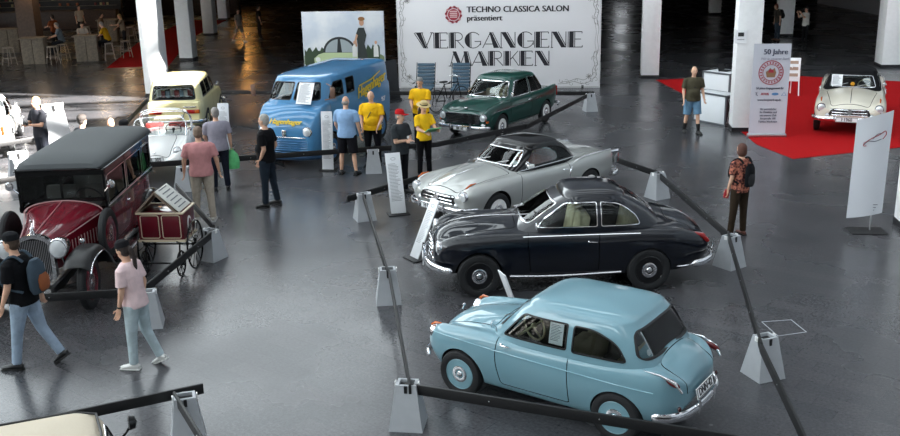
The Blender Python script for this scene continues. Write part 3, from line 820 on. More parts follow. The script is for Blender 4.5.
# folding reclining chairs by the banner
def recliner(x, y, rz, lab):
    root = empty('folding_recliner', (x, y, 0), rz, lab, 'chair', 'padded folding recliners by the banner')
    pad = mat('teal_pad', '42596a', .8, bump=.2); fr = gloss_black
    mb = MB()
    for k in range(7): mb.box((0, 0, 0), (.56, .07, .105), 0, M=Matrix.Translation((0, .20+.032*k, .52+.108*k)) @ Matrix.Rotation(-.28, 4, 'X'), bev=.025)
    mb.build('backrest', [pad], root)
    s_ = MB()
    for k in range(4): s_.box((0, -.30+.115*k, .46+.005*k), (.54, .11, .07), 0, bev=.025)
    s_.build('seat', [pad], root)
    for s2 in (-1, 1):
        MB().tube([(s2*.30, -.38, .0), (s2*.30, .10, .45), (s2*.30, .40, 1.24)], .014, 8).build('leg', [fr], root)
        MB().tube([(s2*.30, .42, .0), (s2*.30, .02, .45), (s2*.30, -.30, .50)], .014, 8).build('leg', [fr], root)
        MB().box((s2*.33, -.05, .66), (.05, .40, .03), bev=.01).build('armrest', [fr], root)
recliner(-.72, 31.4, -.15, 'teal padded folding recliner beside the yellow-shirt man, left of its pair')
recliner(.42, 31.3, -.15, 'teal padded folding recliner directly behind the green saloon windscreen')
pb = MB(); pb.box((0, 0, .66), (.62, .04, 1.3), 0, M=Matrix.Rotation(-.12, 4, 'X'), bev=.01); pb.box((0, .12, .03), (.6, .4, .05), 0)
tag(pb.build('folded_panel', [mat('dark_panel', '24262a', .6)], loc=(-1.75, 31.9, 0), rot=(0, 0, .9)), 'dark panel leaning upright left of the recliners', 'panel')
def bicycle():
    root = empty('bicycle', (.05, 29.9, 0), .75, 'black bicycle parked between the recliners and green saloon', 'bicycle')
    for x in (-.52, .52):
        m = MB(); m.tube([(.33*math.cos(2*PI*k/32), 0, .33*math.sin(2*PI*k/32)) for k in range(32)], .016, 8, closed=True, up=(0, 1, 0))
        for k in range(14): a = 2*PI*k/14; m.tube([(0, 0, 0), (.33*math.cos(a), 0, .33*math.sin(a))], .003, 4)
        m.tube([(0, -.04, 0), (0, .04, 0)], .02, 8); m.build('wheel', [rubber], root, (x, 0, .346))
    f = MB(); fr = [((-.52, 0, .346), (-.06, 0, .30)), ((-.06, 0, .30), (-.20, 0, .86)), ((-.20, 0, .82), (.38, 0, .84)), ((-.06, 0, .30), (.38, 0, .78)), ((-.52, 0, .346), (-.19, 0, .80)), ((.52, 0, .346), (.36, 0, .98))]
    for a, b in fr: f.tube([a, b], .015, 8)
    f.build('frame', [gloss_black], root)
    MB().tube(catmull([(.26, -.28, 1.0), (.34, -.12, 1.04), (.36, 0, 1.02), (.34, .12, 1.04), (.26, .28, 1.0)], 4), .012, 8).build('handlebar', [chrome], root)
    MB().box((-.22, 0, .90), (.26, .14, .05), bev=.02).build('saddle', [black], root)
    c = MB(); c.lathe([(.0001, -.006), (.09, -.006), (.09, .006), (.0001, .006)], 20, 0, Matrix.Translation((-.06, -.05, .30)) @ Matrix.Rotation(PI/2, 4, 'X')); c.tube([(-.06, -.06, .30), (.08, -.08, .20)], .01, 6); c.box((.08, -.11, .19), (.1, .07, .02)); c.build('crank', [steel], root)
bicycle()

# ---------------------------------------------------------------- bar tables, stools and counters in the dark hall
wood_m = mat('weathered_wood', '8d8172', .75, noise=.25, nscale=12)
def bar_table(x, y, rz, lab):
    root = empty('bar_table', (x, y, 0), rz, lab, 'table', 'wooden bar tables in the dark hall')
    MB().box((0, 0, 1.14), (1.1, .8, .06), bev=.01).build('table_top', [wood_m], root)
    for s_ in (-1, 1):
        m = MB(); m.box((s_*.25, 0, .56), (.48, .56, 1.11), 0, bev=.01); m.build('table_base', [wood_m], root)
def stool(x, y, rz, lab, grp='white bar stools in the dark hall', m=None):
    root = empty('bar_stool', (x, y, 0), rz, lab, 'stool', grp); m = m or mat('stool_grey', 'a79d92', .6)
    MB().box((0, 0, .76), (.36, .36, .05), bev=.015).build('seat', [m], root)
    for a in (-1, 1):
        for b in (-1, 1): MB().tube([(a*.14, b*.14, .75), (a*.22, b*.22, 0)], .02, 6).build('leg', [m], root)
    r = MB()
    for a in (-1, 1): r.tube([(a*.19, -.19, .3), (a*.19, .19, .3)], .014, 6); r.tube([(-.19, a*.19, .3), (.19, a*.19, .3)], .014, 6)
    r.build('foot_rail', [m], root)
bar_table(-18.4, 44.1, .05, 'wooden bar table below the brown column, with seated man to its right')
bar_table(-16.25, 44.75, .05, 'wooden bar table between two seated people, beside the red carpet')
bar_table(-21.6, 49.0, .1, 'pale bar table further back behind the brown column')
bar_table(-18.2, 53.5, .1, 'bar table far back among the diners')
bar_table(-24.0, 46.0, .1, 'bar table at the left edge of the dark hall')
stools = [(-17.45, 44.9, 'pale bar stool under the seated man in blue-grey shirt'), (-16.75, 45.6, 'pale bar stool under the seated guest in white t-shirt'), (-15.35, 44.9, 'pale bar stool under the seated guest in yellow shirt'),
    (-14.85, 45.7, 'empty pale bar stool beside the red carpet strip'), (-17.55, 43.9, 'empty pale bar stool just right of the left bar table'), (-19.5, 43.9, 'empty pale bar stool left of the left bar table'),
    (-20.3, 49.0, 'empty bar stool in the second row of tables, behind the brown column'), (-22.9, 48.9, 'empty bar stool left of the second-row bar table'), (-16.9, 53.2, 'empty bar stool right of the farthest bar table'),
    (-19.5, 53.8, 'empty bar stool left of the farthest bar table'), (-22.7, 46.1, 'empty bar stool right of the leftmost bar table'), (-25.3, 46.0, 'empty bar stool left of the leftmost bar table')]
for i, (x, y, lab) in enumerate(stools): stool(x, y, .2*i, lab)
def back_bar(x, y, w, lab, seed, cols):
    root = empty('snack_bar', (x, y, 0), .05, lab, 'bar', 'lit snack bars at the back of the dark hall')
    MB().box((0, 0, .55), (w, .7, 1.1), bev=.02).build('counter', [mat('bar_brown', '4a3226', .5, noise=.3)], root)
    MB().box((0, 1.2, 1.2), (w, .4, 2.4)).build('back_cabinet', [mat('bar_dark', '1f1714', .6)], root)
    s_ = MB(); rnd = random.Random(seed)
    for z in (1.3, 1.65, 2.0): s_.box((0, .97, z), (w*.95, .2, .03), 0)
    s_.build('shelf', [wood_m], root)
    l = MB()
    for k in range(int(w/1.4)): l.box((-w/2+.7+1.4*k, .95, 2.28), (.55, .05, .07), 0)
    l.build('strip_light', [mat('bar_glow', 'ffcf8a', .5, emit=12)], root)
    for i, c in enumerate(cols):
        b = MB()
        for k in range(10): b.box((-w/2+.4+(w-.8)*rnd.random(), .95, 1.40+.35*rnd.randrange(3)), (.12, .12, .16), 0)
        b.build('bottles', [mat('stock_'+str(i), c, .5)], root)['kind'] = 'stuff'
back_bar(-25, 62, 9, 'lit snack bar with shelves at the far left of the dark hall', 1, ['b85a1c', 'c8b37a', '7a2018'])
back_bar(-34, 56, 7, 'lit snack bar nearest the left edge of the hall', 2, ['c46a20', 'd8c890', '44602c'])
back_bar(-19, 72, 8, 'lit snack bar beyond the far end of the red carpet strip', 4, ['a84a2c', 'cbbd94', '5a3020'])
def pendant(x, y, lab):  # added lamps above the view, warm fill to brighten the bar area
    root = empty('fill_pendant', (x, y, 3.3), 0, lab, 'lamp', 'added fill pendants above the bar tables')
    MB().lathe([(.05, .2), (.09, .16), (.2, 0), (.19, 0), (.08, .15), (.04, .19)], 20).build('lamp_shade', [black], root)
    MB().ball((0, 0, .06), .05).build('bulb', [lamp_warm], root)
    MB().tube([(0, 0, .2), (0, 0, 3.2)], .008, 6).build('cord', [black], root)
    L = bpy.data.objects.new('bulb_light', bpy.data.lights.new('bulb_light', 'POINT')); C.objects.link(L); L.parent = root; L.location = (0, 0, -.05)
    L.data.energy = 38; L.data.color = (1, .72, .45); L.data.shadow_soft_size = .12
pendant(-18.6, 45.0, 'added warm fill lamp above the left bar table')
pendant(-16.4, 46.6, 'added warm fill lamp above the bar table near the carpet')
pendant(-21.5, 50.5, 'added warm fill lamp above the second-row bar table')
pendant(-24.5, 47.5, 'added warm fill lamp above the leftmost bar table')
pendant(-18.0, 55.5, 'added warm fill lamp above the farthest bar table')
hall_lamp(-18.5, 60, 5.2, 1.6, .12, lamp_warm, 'warm lamp hanging above the snack bars')
hall_lamp(-16.3, 80, 5.4, .5, 1.2, lamp_warm, 'warm tall lamp hanging left of the walking visitor')
hall_lamp(-6.8, 84, 5.6, .25, 2.0, lamp_warm, 'narrow warm lamp behind the photo wall')
hall_lamp(15.2, 86, 4.4, .9, .9, lamp_white, 'square white lamp seen mirrored right of the banner')
# ---------------------------------------------------------------- car bodies
def body_mesh(s, mats, n=84, m=26):
    """closed lofted lower body; s: dict of curves over x"""
    x0, x1 = s['x0'], s['x1']
    u = (1-np.cos(np.linspace(0, PI, n)))/2
    u = .55*np.linspace(0, 1, n)+.45*u
    xs = x0+(x1-x0)*u
    w = pchip(s['w'], xs); zb = pchip(s['zb'], xs); zt = pchip(s['zt'], xs)
    zf = pchip(s['zf'], xs) if 'zf' in s else zt-.05
    zv = pchip(s['zv'], xs) if 'zv' in s else (zf+zt)/2
    zs = pchip(s['zs'], xs) if 'zs' in s else zf-.10
    fc = pchip(s['fc'], xs) if 'fc' in s else np.full(n, .85)
    vc = pchip(s['vc'], xs) if 'vc' in s else np.full(n, .6)
    bt = pchip(s['bt'], xs) if 'bt' in s else np.full(n, .9)
    vs = []; ring = 2*m-1
    for i, x in enumerate(xs):
        k = 1.0; kz = 1.0
        for end, (r, a, b) in ((x1, s.get('front', (.3, .3, .5))), (x0, s.get('rear', (.3, .3, .5)))):
            d = abs(end-x)
            if d < r:
                q = math.sqrt(max(0, 1-((r-d)/r)**2)); k *= (1-a)+a*q; kz *= (1-b)+b*q
        cp = np.array([(w[i]*bt[i]-.03, zb[i]), (w[i]*bt[i], zb[i]+.01), (w[i]*(.35*bt[i]+.65), zb[i]+.3*(zs[i]-zb[i])), (w[i], zb[i]+.65*(zs[i]-zb[i])), (w[i]*.99, zs[i]),
                       (w[i]*(fc[i]*.5+.5), zf[i]-.015), (w[i]*fc[i], zf[i]), (w[i]*(fc[i]*.6+vc[i]*.4), zf[i]*.7+zv[i]*.3), (w[i]*vc[i], zv[i]),
                       (w[i]*vc[i]*.6, zt[i]*.75+zv[i]*.25), (w[i]*vc[i]*.25, zt[i]), (0, zt[i])])
        mid = s.get('zmid', .5)*zt[i]+(1-s.get('zmid', .5))*zb[i]
        cp[:, 0] *= k; cp[:, 1] = mid+(cp[:, 1]-mid)*kz
        half = bspline(cp, m)
        half[0] = cp[0]; half[-1, 0] = 0
        for y, z in half: vs.append((x, y, z))
        for y, z in half[::-1][1:]: vs.append((x, -y, z))
    fs = []
    for i in range(n-1):
        for k in range(ring-1):
            a = i*ring+k; fs.append((a, a+ring, a+ring+1, a+1))
        a = i*ring; b = a+ring-1
        fs.append((b, b+ring, a+ring, a))
    fs.append(tuple(range(ring))); fs.append(tuple((n-1)*ring+k for k in range(ring))[::-1])
    me = bpy.data.meshes.new('body'); me.from_pydata(vs, [], fs)
    bm = bmesh.new(); bm.from_mesh(me); bmesh.ops.recalc_face_normals(bm, faces=bm.faces[:]); bm.to_mesh(me); bm.free()
    for mm in mats: me.materials.append(mm)
    return finish(me)

def ring_pts(xf, xr, w, z, nf, nr, off, K, pf=1.0, bow=0.0):
    """plan ring; nf/nr superellipse exponents, off = inward offset"""
    out = []
    xc = (xf+xr)/2; a = (xf-xr)/2-off; b = w-off
    for k in range(K):
        t = 2*PI*k/K; c = math.cos(t); s = math.sin(t)
        n = nf if c >= 0 else nr
        x = math.copysign(abs(c)**(2/n), c); y = math.copysign(abs(s)**(2/n), s)
        out.append((xc+a*x, b*y, z))
    return out

def cabin_levels(c, off):
    """list of rings bottom->top"""
    K = c.get('K', 96)
    zz = np.linspace(c['lv'][0][0], c['lv'][-1][0], c.get('nl', 9))
    g = lambda i: pchip([(l[0], l[i]) for l in c['lv']], zz)
    xf, xr, w = g(1), g(2), g(3)
    nf = c.get('nf', 5); nr = c.get('nr', 5)
    rings = [ring_pts(xf[i], xr[i], w[i], zz[i], nf, nr, off, K) for i in range(len(zz))]
    # dome
    hd = c['dome']; zt = zz[-1]; N = 9
    for j in range(1, N):
        ph = PI/2*j/N; k = math.cos(ph)**c.get('dp', 1.0); h = math.sin(ph)
        xcf = (xf[-1]+xr[-1])/2
        rings.append([(xcf+(p[0]-xcf)*k, p[1]*k, zt+(hd-off*.6)*h - off*0.0) for p in ring_pts(xf[-1], xr[-1], w[-1], zt, nf, nr, off, K)])
    top = ((xf[-1]+xr[-1])/2, 0, zt+hd-off*.6)
    return rings, top, K

def cabin_shell(c, o0, o1, mats, slope=None):
    """closed thin shell between offsets o0 (outer) and o1 (inner)"""
    A, ta, K = cabin_levels(c, o0); B, tb, _ = cabin_levels(c, o1)
    vs = [p for r in A for p in r]+[ta]; nb = len(vs)
    vs += [p for r in B for p in r]+[tb]
    fs = []
    L = len(A)
    for i in range(L-1):
        for k in range(K):
            l = (k+1) % K
            fs.append((i*K+k, i*K+l, (i+1)*K+l, (i+1)*K+k))
            fs.append((nb+i*K+l, nb+i*K+k, nb+(i+1)*K+k, nb+(i+1)*K+l))
    for k in range(K):
        l = (k+1) % K
        fs.append(((L-1)*K+k, (L-1)*K+l, nb-1)); fs.append((nb+(L-1)*K+l, nb+(L-1)*K+k, len(vs)-1))
        fs.append((l, k, nb+k, nb+l))
    me = bpy.data.meshes.new('cabin'); me.from_pydata(vs, [], fs)
    for mm in mats: me.materials.append(mm)
    return finish(me)

_wheels = {}
def make_wheel(parent, x, y, r, wd, cap='chrome', rimcol=None, side=1, sink=0.0):
    key = (r, wd, cap, rimcol.name if rimcol else '', side)
    t = .34*r
    if key not in _wheels:
        R = Matrix.Rotation(-side*PI/2, 4, 'X')      # local Z -> outward (side*y)
        h = wd/2
        mb = MB()
        mb.lathe([(r-t, -h*.8), (r-t*.55, -h), (r-t*.15, -h*.85), (r, -h*.45), (r, h*.45), (r-t*.15, h*.85), (r-t*.55, h), (r-t, h*.8), (r-t*1.1, h*.3), (r-t*1.1, -h*.3), (r-t, -h*.8)], 40, 0, R)
        for q in (-.25, 0, .25): mb.lathe([(r+.001, h*q-.004), (r+.004, h*q-.004), (r+.004, h*q+.012), (r+.001, h*q+.012)], 40, 0, R)
        tyre = mb.mesh([rubber])
        ri = MB(); q = r-t
        ri.lathe([(q*1.02, h*.78), (q*.96, h*.86), (q*.9, h*.6), (q*.82, h*.35), (q*.6, h*.3), (q*.5, h*.5), (0.0001, h*.5)], 32, 0, R)
        ri.lathe([(0.0001, -h*.3), (q*.98, -h*.3), (q, h*.6), (q*.9, h*.5)], 32, 0, R)
        for k in range(10):
            a = 2*PI*k/10; ri.box((q*.7*math.cos(a), q*.7*math.sin(a), h*.34), (q*.13, q*.13, .004), 1, a, M=R)
        rim = ri.mesh([rimcol or steel, black])
        hc = MB()
        kr = q*(.62 if cap != 'full' else .9)
        hc.lathe([(kr, h*.42), (kr*1.0, h*.62), (kr*.86, h*.78), (kr*.5, h*.82), (kr*.36, h*.72), (kr*.26, h*.92), (0.0001, h*1.02)], 28, 0, R)
        hcm = hc.mesh([chrome])
        _wheels[key] = (tyre, rim, hcm)
    ty, rim, hcm = _wheels[key]
    w = link('wheel', ty, parent, (x, y, r-sink))
    link('rim', rim, w); link('hubcap', hcm, w)
    return w

def head_lamp(parent, x, y, z, r=.085, name='headlamp', ang=0.0, ring=None, deep=.06, tilt=0.0):
    M = Matrix.Rotation(ang, 4, 'Z') @ Matrix.Rotation(PI/2-tilt, 4, 'Y')
    mb = MB()
    mb.lathe([(r*.9, -deep*1.6), (r*1.18, -deep*.6), (r*1.2, -.004), (r*1.12, .018), (r*1.0, .018), (r*.96, .006), (r*.6, -.03), (0.0001, -.05)], 28, 0, M)
    o = mb.build(name, [ring or chrome], parent, (x, y, z))
    g = MB(); g.lathe([(r*.99, .008), (r*.8, .022), (r*.4, .034), (0.0001, .038)], 24, 0, M)
    g.build('lens', [lamp_glass], o)
    return o

def plate(parent, M, text, w=.48, h=.11, name='number_plate'):
    """M: frame with local X along the plate, Z outwards"""
    mb = MB()
    mb.box((0, 0, 0), (w, h, .012), 0, M=M, bev=.003)
    mb.ribbon([(-w/2+.006, -h/2+.006), (w/2-.006, -h/2+.006), (w/2-.006, h/2-.006), (-w/2+.006, h/2-.006)],
              [(-w/2+.013, -h/2+.013), (w/2-.013, -h/2+.013), (w/2-.013, h/2-.013), (-w/2+.013, h/2-.013)], 'z', .006, .0085, 1, M)
    add_text(mb, text, h*.95, M @ Matrix.Translation((0, 0, .008)), 1, squash=.9, bold=.006)
    return mb.build(name, [white_print, black], parent, smooth=False)

def seat(parent, x, y, m, w=.5, name='seat', z=.25, h=.55):
    mb = MB()
    mb.box((x, y, z+.12), (.5, w, .2), 0, bev=.06)
    T = Matrix.Translation((x-.26, y, z+.2+h/2)) @ Matrix.Rotation(-.18, 4, 'Y')
    mb.box((0, 0, 0), (.15, w, h), 0, M=T, bev=.055)
    return mb.build(name, [m], parent)

def steering(parent, x, y, z, m, r=.19):
    M = Matrix.Translation((x, y, z)) @ Matrix.Rotation(-PI/2+.55, 4, 'Y')
    mb = MB()
    pts = [M @ Vector((r*math.cos(2*PI*k/28), r*math.sin(2*PI*k/28), 0)) for k in range(28)]
    mb.tube(pts, .012, 8, closed=True)
    for a in (0, PI):
        mb.tube([M @ Vector((0, 0, -.02)), M @ Vector((r*math.sin(a+PI/2)*0, r*math.cos(a), 0))], .009, 6)
    mb.tube([M @ Vector((0, 0, -.02)), M @ Vector((-r, 0, 0))], .009, 6)
    mb.lathe([(0.03, -.03), (.035, .01), (.0001, .015)], 14, 0, M)
    mb.tube([M @ Vector((0, 0, -.02)), M @ Vector((-.05, 0, -.4))], .016, 8)
    return mb.build('steering_wheel', [m], parent)

def wiper(parent, a, b, n=(1, 0, .4)):
    a = Vector(a); b = Vector(b)
    mb = MB(); mid = a.lerp(b, .45)
    mb.tube([a, mid+Vector(n)*.012, b.lerp(a, .1)], .004, 6); mb.tube([a.lerp(b, .3), b], .006, 6, flat=.6)
    return mb.build('wiper', [steel], parent)

def mirror(parent, p, side=1):
    p = Vector(p); mb = MB()
    top = p+Vector((.02, .05*side, .11))
    mb.tube([p, p+Vector((.0, .02*side, .07)), top], .006, 8)
    mb.lathe([(0.0001, -.015), (.045, -.006), (.05, 0), (.048, .004), (.0001, .005)], 18, 0, Matrix.Translation(top) @ Matrix.Rotation(-PI/2, 4, 'Y'))
    return mb.build('mirror', [chrome], parent)

def door_handle(parent, p, side=1, l=.12):
    mb = MB(); p = Vector(p); s = side
    mb.tube([p+Vector((l/2, .0, 0)), p+Vector((l/2-.01, .03*s, 0)), p+Vector((0, .035*s, 0)), p+Vector((-l/2, .03*s, -.004))], [.012, .01, .009, .006], 8)
    mb.ball(p+Vector((l/2, .008*s, 0)), (.016, .01, .016))
    return mb.build('door_handle', [chrome], parent)

def notice(parent, M, w=.21, h=.3, name='paper_notice', title=None):
    """printed paper sheet: M local XY plane"""
    mb = MB(); rnd = random.Random(int(w*1000+h*77))
    mb.box((0, 0, 0), (w, h, .004), 0, M=M)
    y = h/2-.035
    if title: add_text(mb, title, .035, M @ Matrix.Translation((0, y, .0025)), 1); y -= .03
    while y > -h/2+.03:
        l = w*rnd.uniform(.5, .82); mb.box((-w*.41+l/2, y, .0025), (l, .006, .001), 1, M=M); y -= .017
    return mb.build(name, [white_print, mat('print_grey', '6c6e74', .7)], parent, smooth=False)

def make_car(sp, extras=None):
    pose = sp['pose']
    root = empty(sp['name'], (pose[0], pose[1], sp.get('z', 0)), math.radians(pose[2]), sp['label'], 'car', sp.get('group'))
    paint = sp['paint']; s = sp['body']
    cut_in = dark_inside; arch_m = dark_inside
    body = body_mesh(s, [paint, dark_inside])
    ws = sp['wheels']     # list of (x, y, r_tyre, r_arch)
    cab = sp.get('cabin')
    inside = sp.get('inside', dark_inside)
    # wheel arches and the cabin tub
    cm = MB()
    for (x, y, r, ra) in ws:
        for sd in (1, -1):
            M = Matrix.Translation((x, sd*(y-.16 if not sp.get('skirt') else y-.16), r)) @ Matrix.Rotation(-sd*PI/2, 4, 'X')
            zz = sp.get('arch_squash', 1.0)
            cm.lathe([(0.0001, -.02), (ra, -.02), (ra, .5), (0.0001, .5)], 40, 0, M @ Matrix.Diagonal((1, zz, 1, 1)))
    if cab and sp.get('tub'):
        x0, x1, hw, z0 = sp['tub']
        cm.prism(round_poly([(x0, -hw), (x1, -hw), (x1, hw), (x0, hw)], .15), 'z', z0, 2.0, 1)
    cutm = cm.mesh([arch_m, inside])
    body = boo(body, cutm, 'DIFFERENCE')
    # doors, hood, trunk as parts
    doors = sp.get('doors', [])
    for (nm, poly, axis, lo, hi) in sp.get('panels', []):
        g = sp.get('gap', .0055)
        a = MB().prism(offset_poly(poly, -g), axis, lo, hi, 0).mesh([dark_inside])
        b = MB().prism(offset_poly(poly, g), axis, lo-.002*(1 if lo > 0 else 1), hi, 0).mesh([dark_inside])
        part = boo(body, a, 'INTERSECT'); body = boo(body, b, 'DIFFERENCE')
        if len(part.polygons): link(nm, part, root)
    link('body', body, root)
    if cab:
        shell = cabin_shell(cab, 0, cab.get('th', .035), [sp.get('roof_paint', paint), dark_inside])
        wins = sp['windows']; cut = MB()
        for (poly, axis, lo, hi, both) in wins:
            if axis == 'y':
                for l, h in ((lo, hi), (-hi, -lo)): shell = boo(shell, MB().prism(poly, axis, l, h).mesh([dark_inside]), 'DIFFERENCE')
            else: shell = boo(shell, MB().prism(poly, axis, lo, hi).mesh([dark_inside]), 'DIFFERENCE')
        link('roof', shell, root)
        gsh = cabin_shell(cab, .012, .018, [sp.get('glass', glass)])
        seal_sh = cabin_shell(cab, -.005, .02, [sp.get('seal', black)])
        sm = [sp.get('seal', black)]
        for i, (poly, axis, lo, hi, both) in enumerate(wins):
            for sgn in ((1, -1) if both else (1,)):
                l, h = (lo, hi) if sgn == 1 else (-hi, -lo)
                gm = boo(gsh, MB().prism(offset_poly(poly, .008), axis, l, h).mesh([glass]), 'INTERSECT')
                nmw = 'side_window' if axis == 'y' else ('windshield' if hi > 0 and lo >= -0.5 and hi > 1.0 else 'rear_window')
                po = link(nmw, gm, root)
                w = sp.get('sealw', .012)
                fm = boo(seal_sh, MB().prism(offset_poly(poly, .003), axis, l, h).mesh(sm), 'INTERSECT')
                fm = boo(fm, MB().prism(offset_poly(poly, -w), axis, l, h).mesh(sm), 'DIFFERENCE', lo=.01)
                link('window_frame', fm, po)
    for (x, y, r, ra) in ws:
        for sd in (1, -1):
            make_wheel(root, x, sd*(y-.075), r, sp.get('tw', .145), sp.get('cap', 'chrome'), sp.get('rim', paint), sd)
    # dark floor pan under the tub so no daylight shows through
    if sp.get('tub'):
        for sd in (1, -1):
            pass
    if extras: extras(root, sp)
    if 'scale' in sp: root.scale = sp['scale']
    return root

def bumper(parent, pts, r=.05, flat=.5, name='bumper', over=(), m=None):
    mb = MB(); P = catmull(pts, 5)
    n = len(P); rs = [r*min(1, .45+.55*min(i, n-1-i)/2) for i in range(n)]
    mb.tube(P, rs, 12, flat=flat)
    for p in over:
        p = Vector(p); mb.tube([p+Vector((0, 0, -.08)), p, p+Vector((0, 0, .09))], [.014, .028, .014], 8)
    return mb.build(name, [m or chrome], parent)

def sym(pts):
    """mirror a path given for +y side (centre first) to a full path"""
    L = [(x, y, z) for x, y, z in pts]
    R = [(x, -y, z) for x, y, z in L[::-1] if abs(y) > 1e-6]
    return R+L

def trim_line(parent, pts, r=.008, name='chrome_trim', both=True, m=None):
    mb = MB(); P = catmull(pts, 6)
    mb.tube(P, r, 6)
    if both: MB().tube([(p[0], -p[1], p[2]) for p in P], r, 6).build(name, [m or chrome], parent)
    return mb.build(name, [m or chrome], parent)

def side_y(s, x, z, off=.004):
    """approximate outer y of the lower body at (x, z)"""
    w = float(pchip(s['w'], np.array([x]))[0])
    zb = float(pchip(s['zb'], np.array([x]))[0]); zf = float(pchip(s['zf'], np.array([x]))[0]) if 'zf' in s else float(pchip(s['zt'], np.array([x]))[0])-.05
    zs = float(pchip(s['zs'], np.array([x]))[0]) if 'zs' in s else zf-.10
    bt = float(pchip(s['bt'], np.array([x]))[0]) if 'bt' in s else .9
    fc = float(pchip(s['fc'], np.array([x]))[0]) if 'fc' in s else .85
    cp = [(w*bt, zb), (w*(.35*bt+.65), zb+.3*(zs-zb)), (w, zb+.65*(zs-zb)), (w*.985, zs), (w*(fc*.5+.5), zf-.015), (w*fc, zf)]
    y = float(np.interp(z, [c[1] for c in cp], [c[0] for c in cp]))
    for end, (r, a, b) in ((s['x1'], s.get('front', (.3, .3, .5))), (s['x0'], s.get('rear', (.3, .3, .5)))):
        d = abs(end-x)
        if d < r: y *= (1-a)+a*math.sqrt(max(0, 1-((r-d)/r)**2))
    return y+off

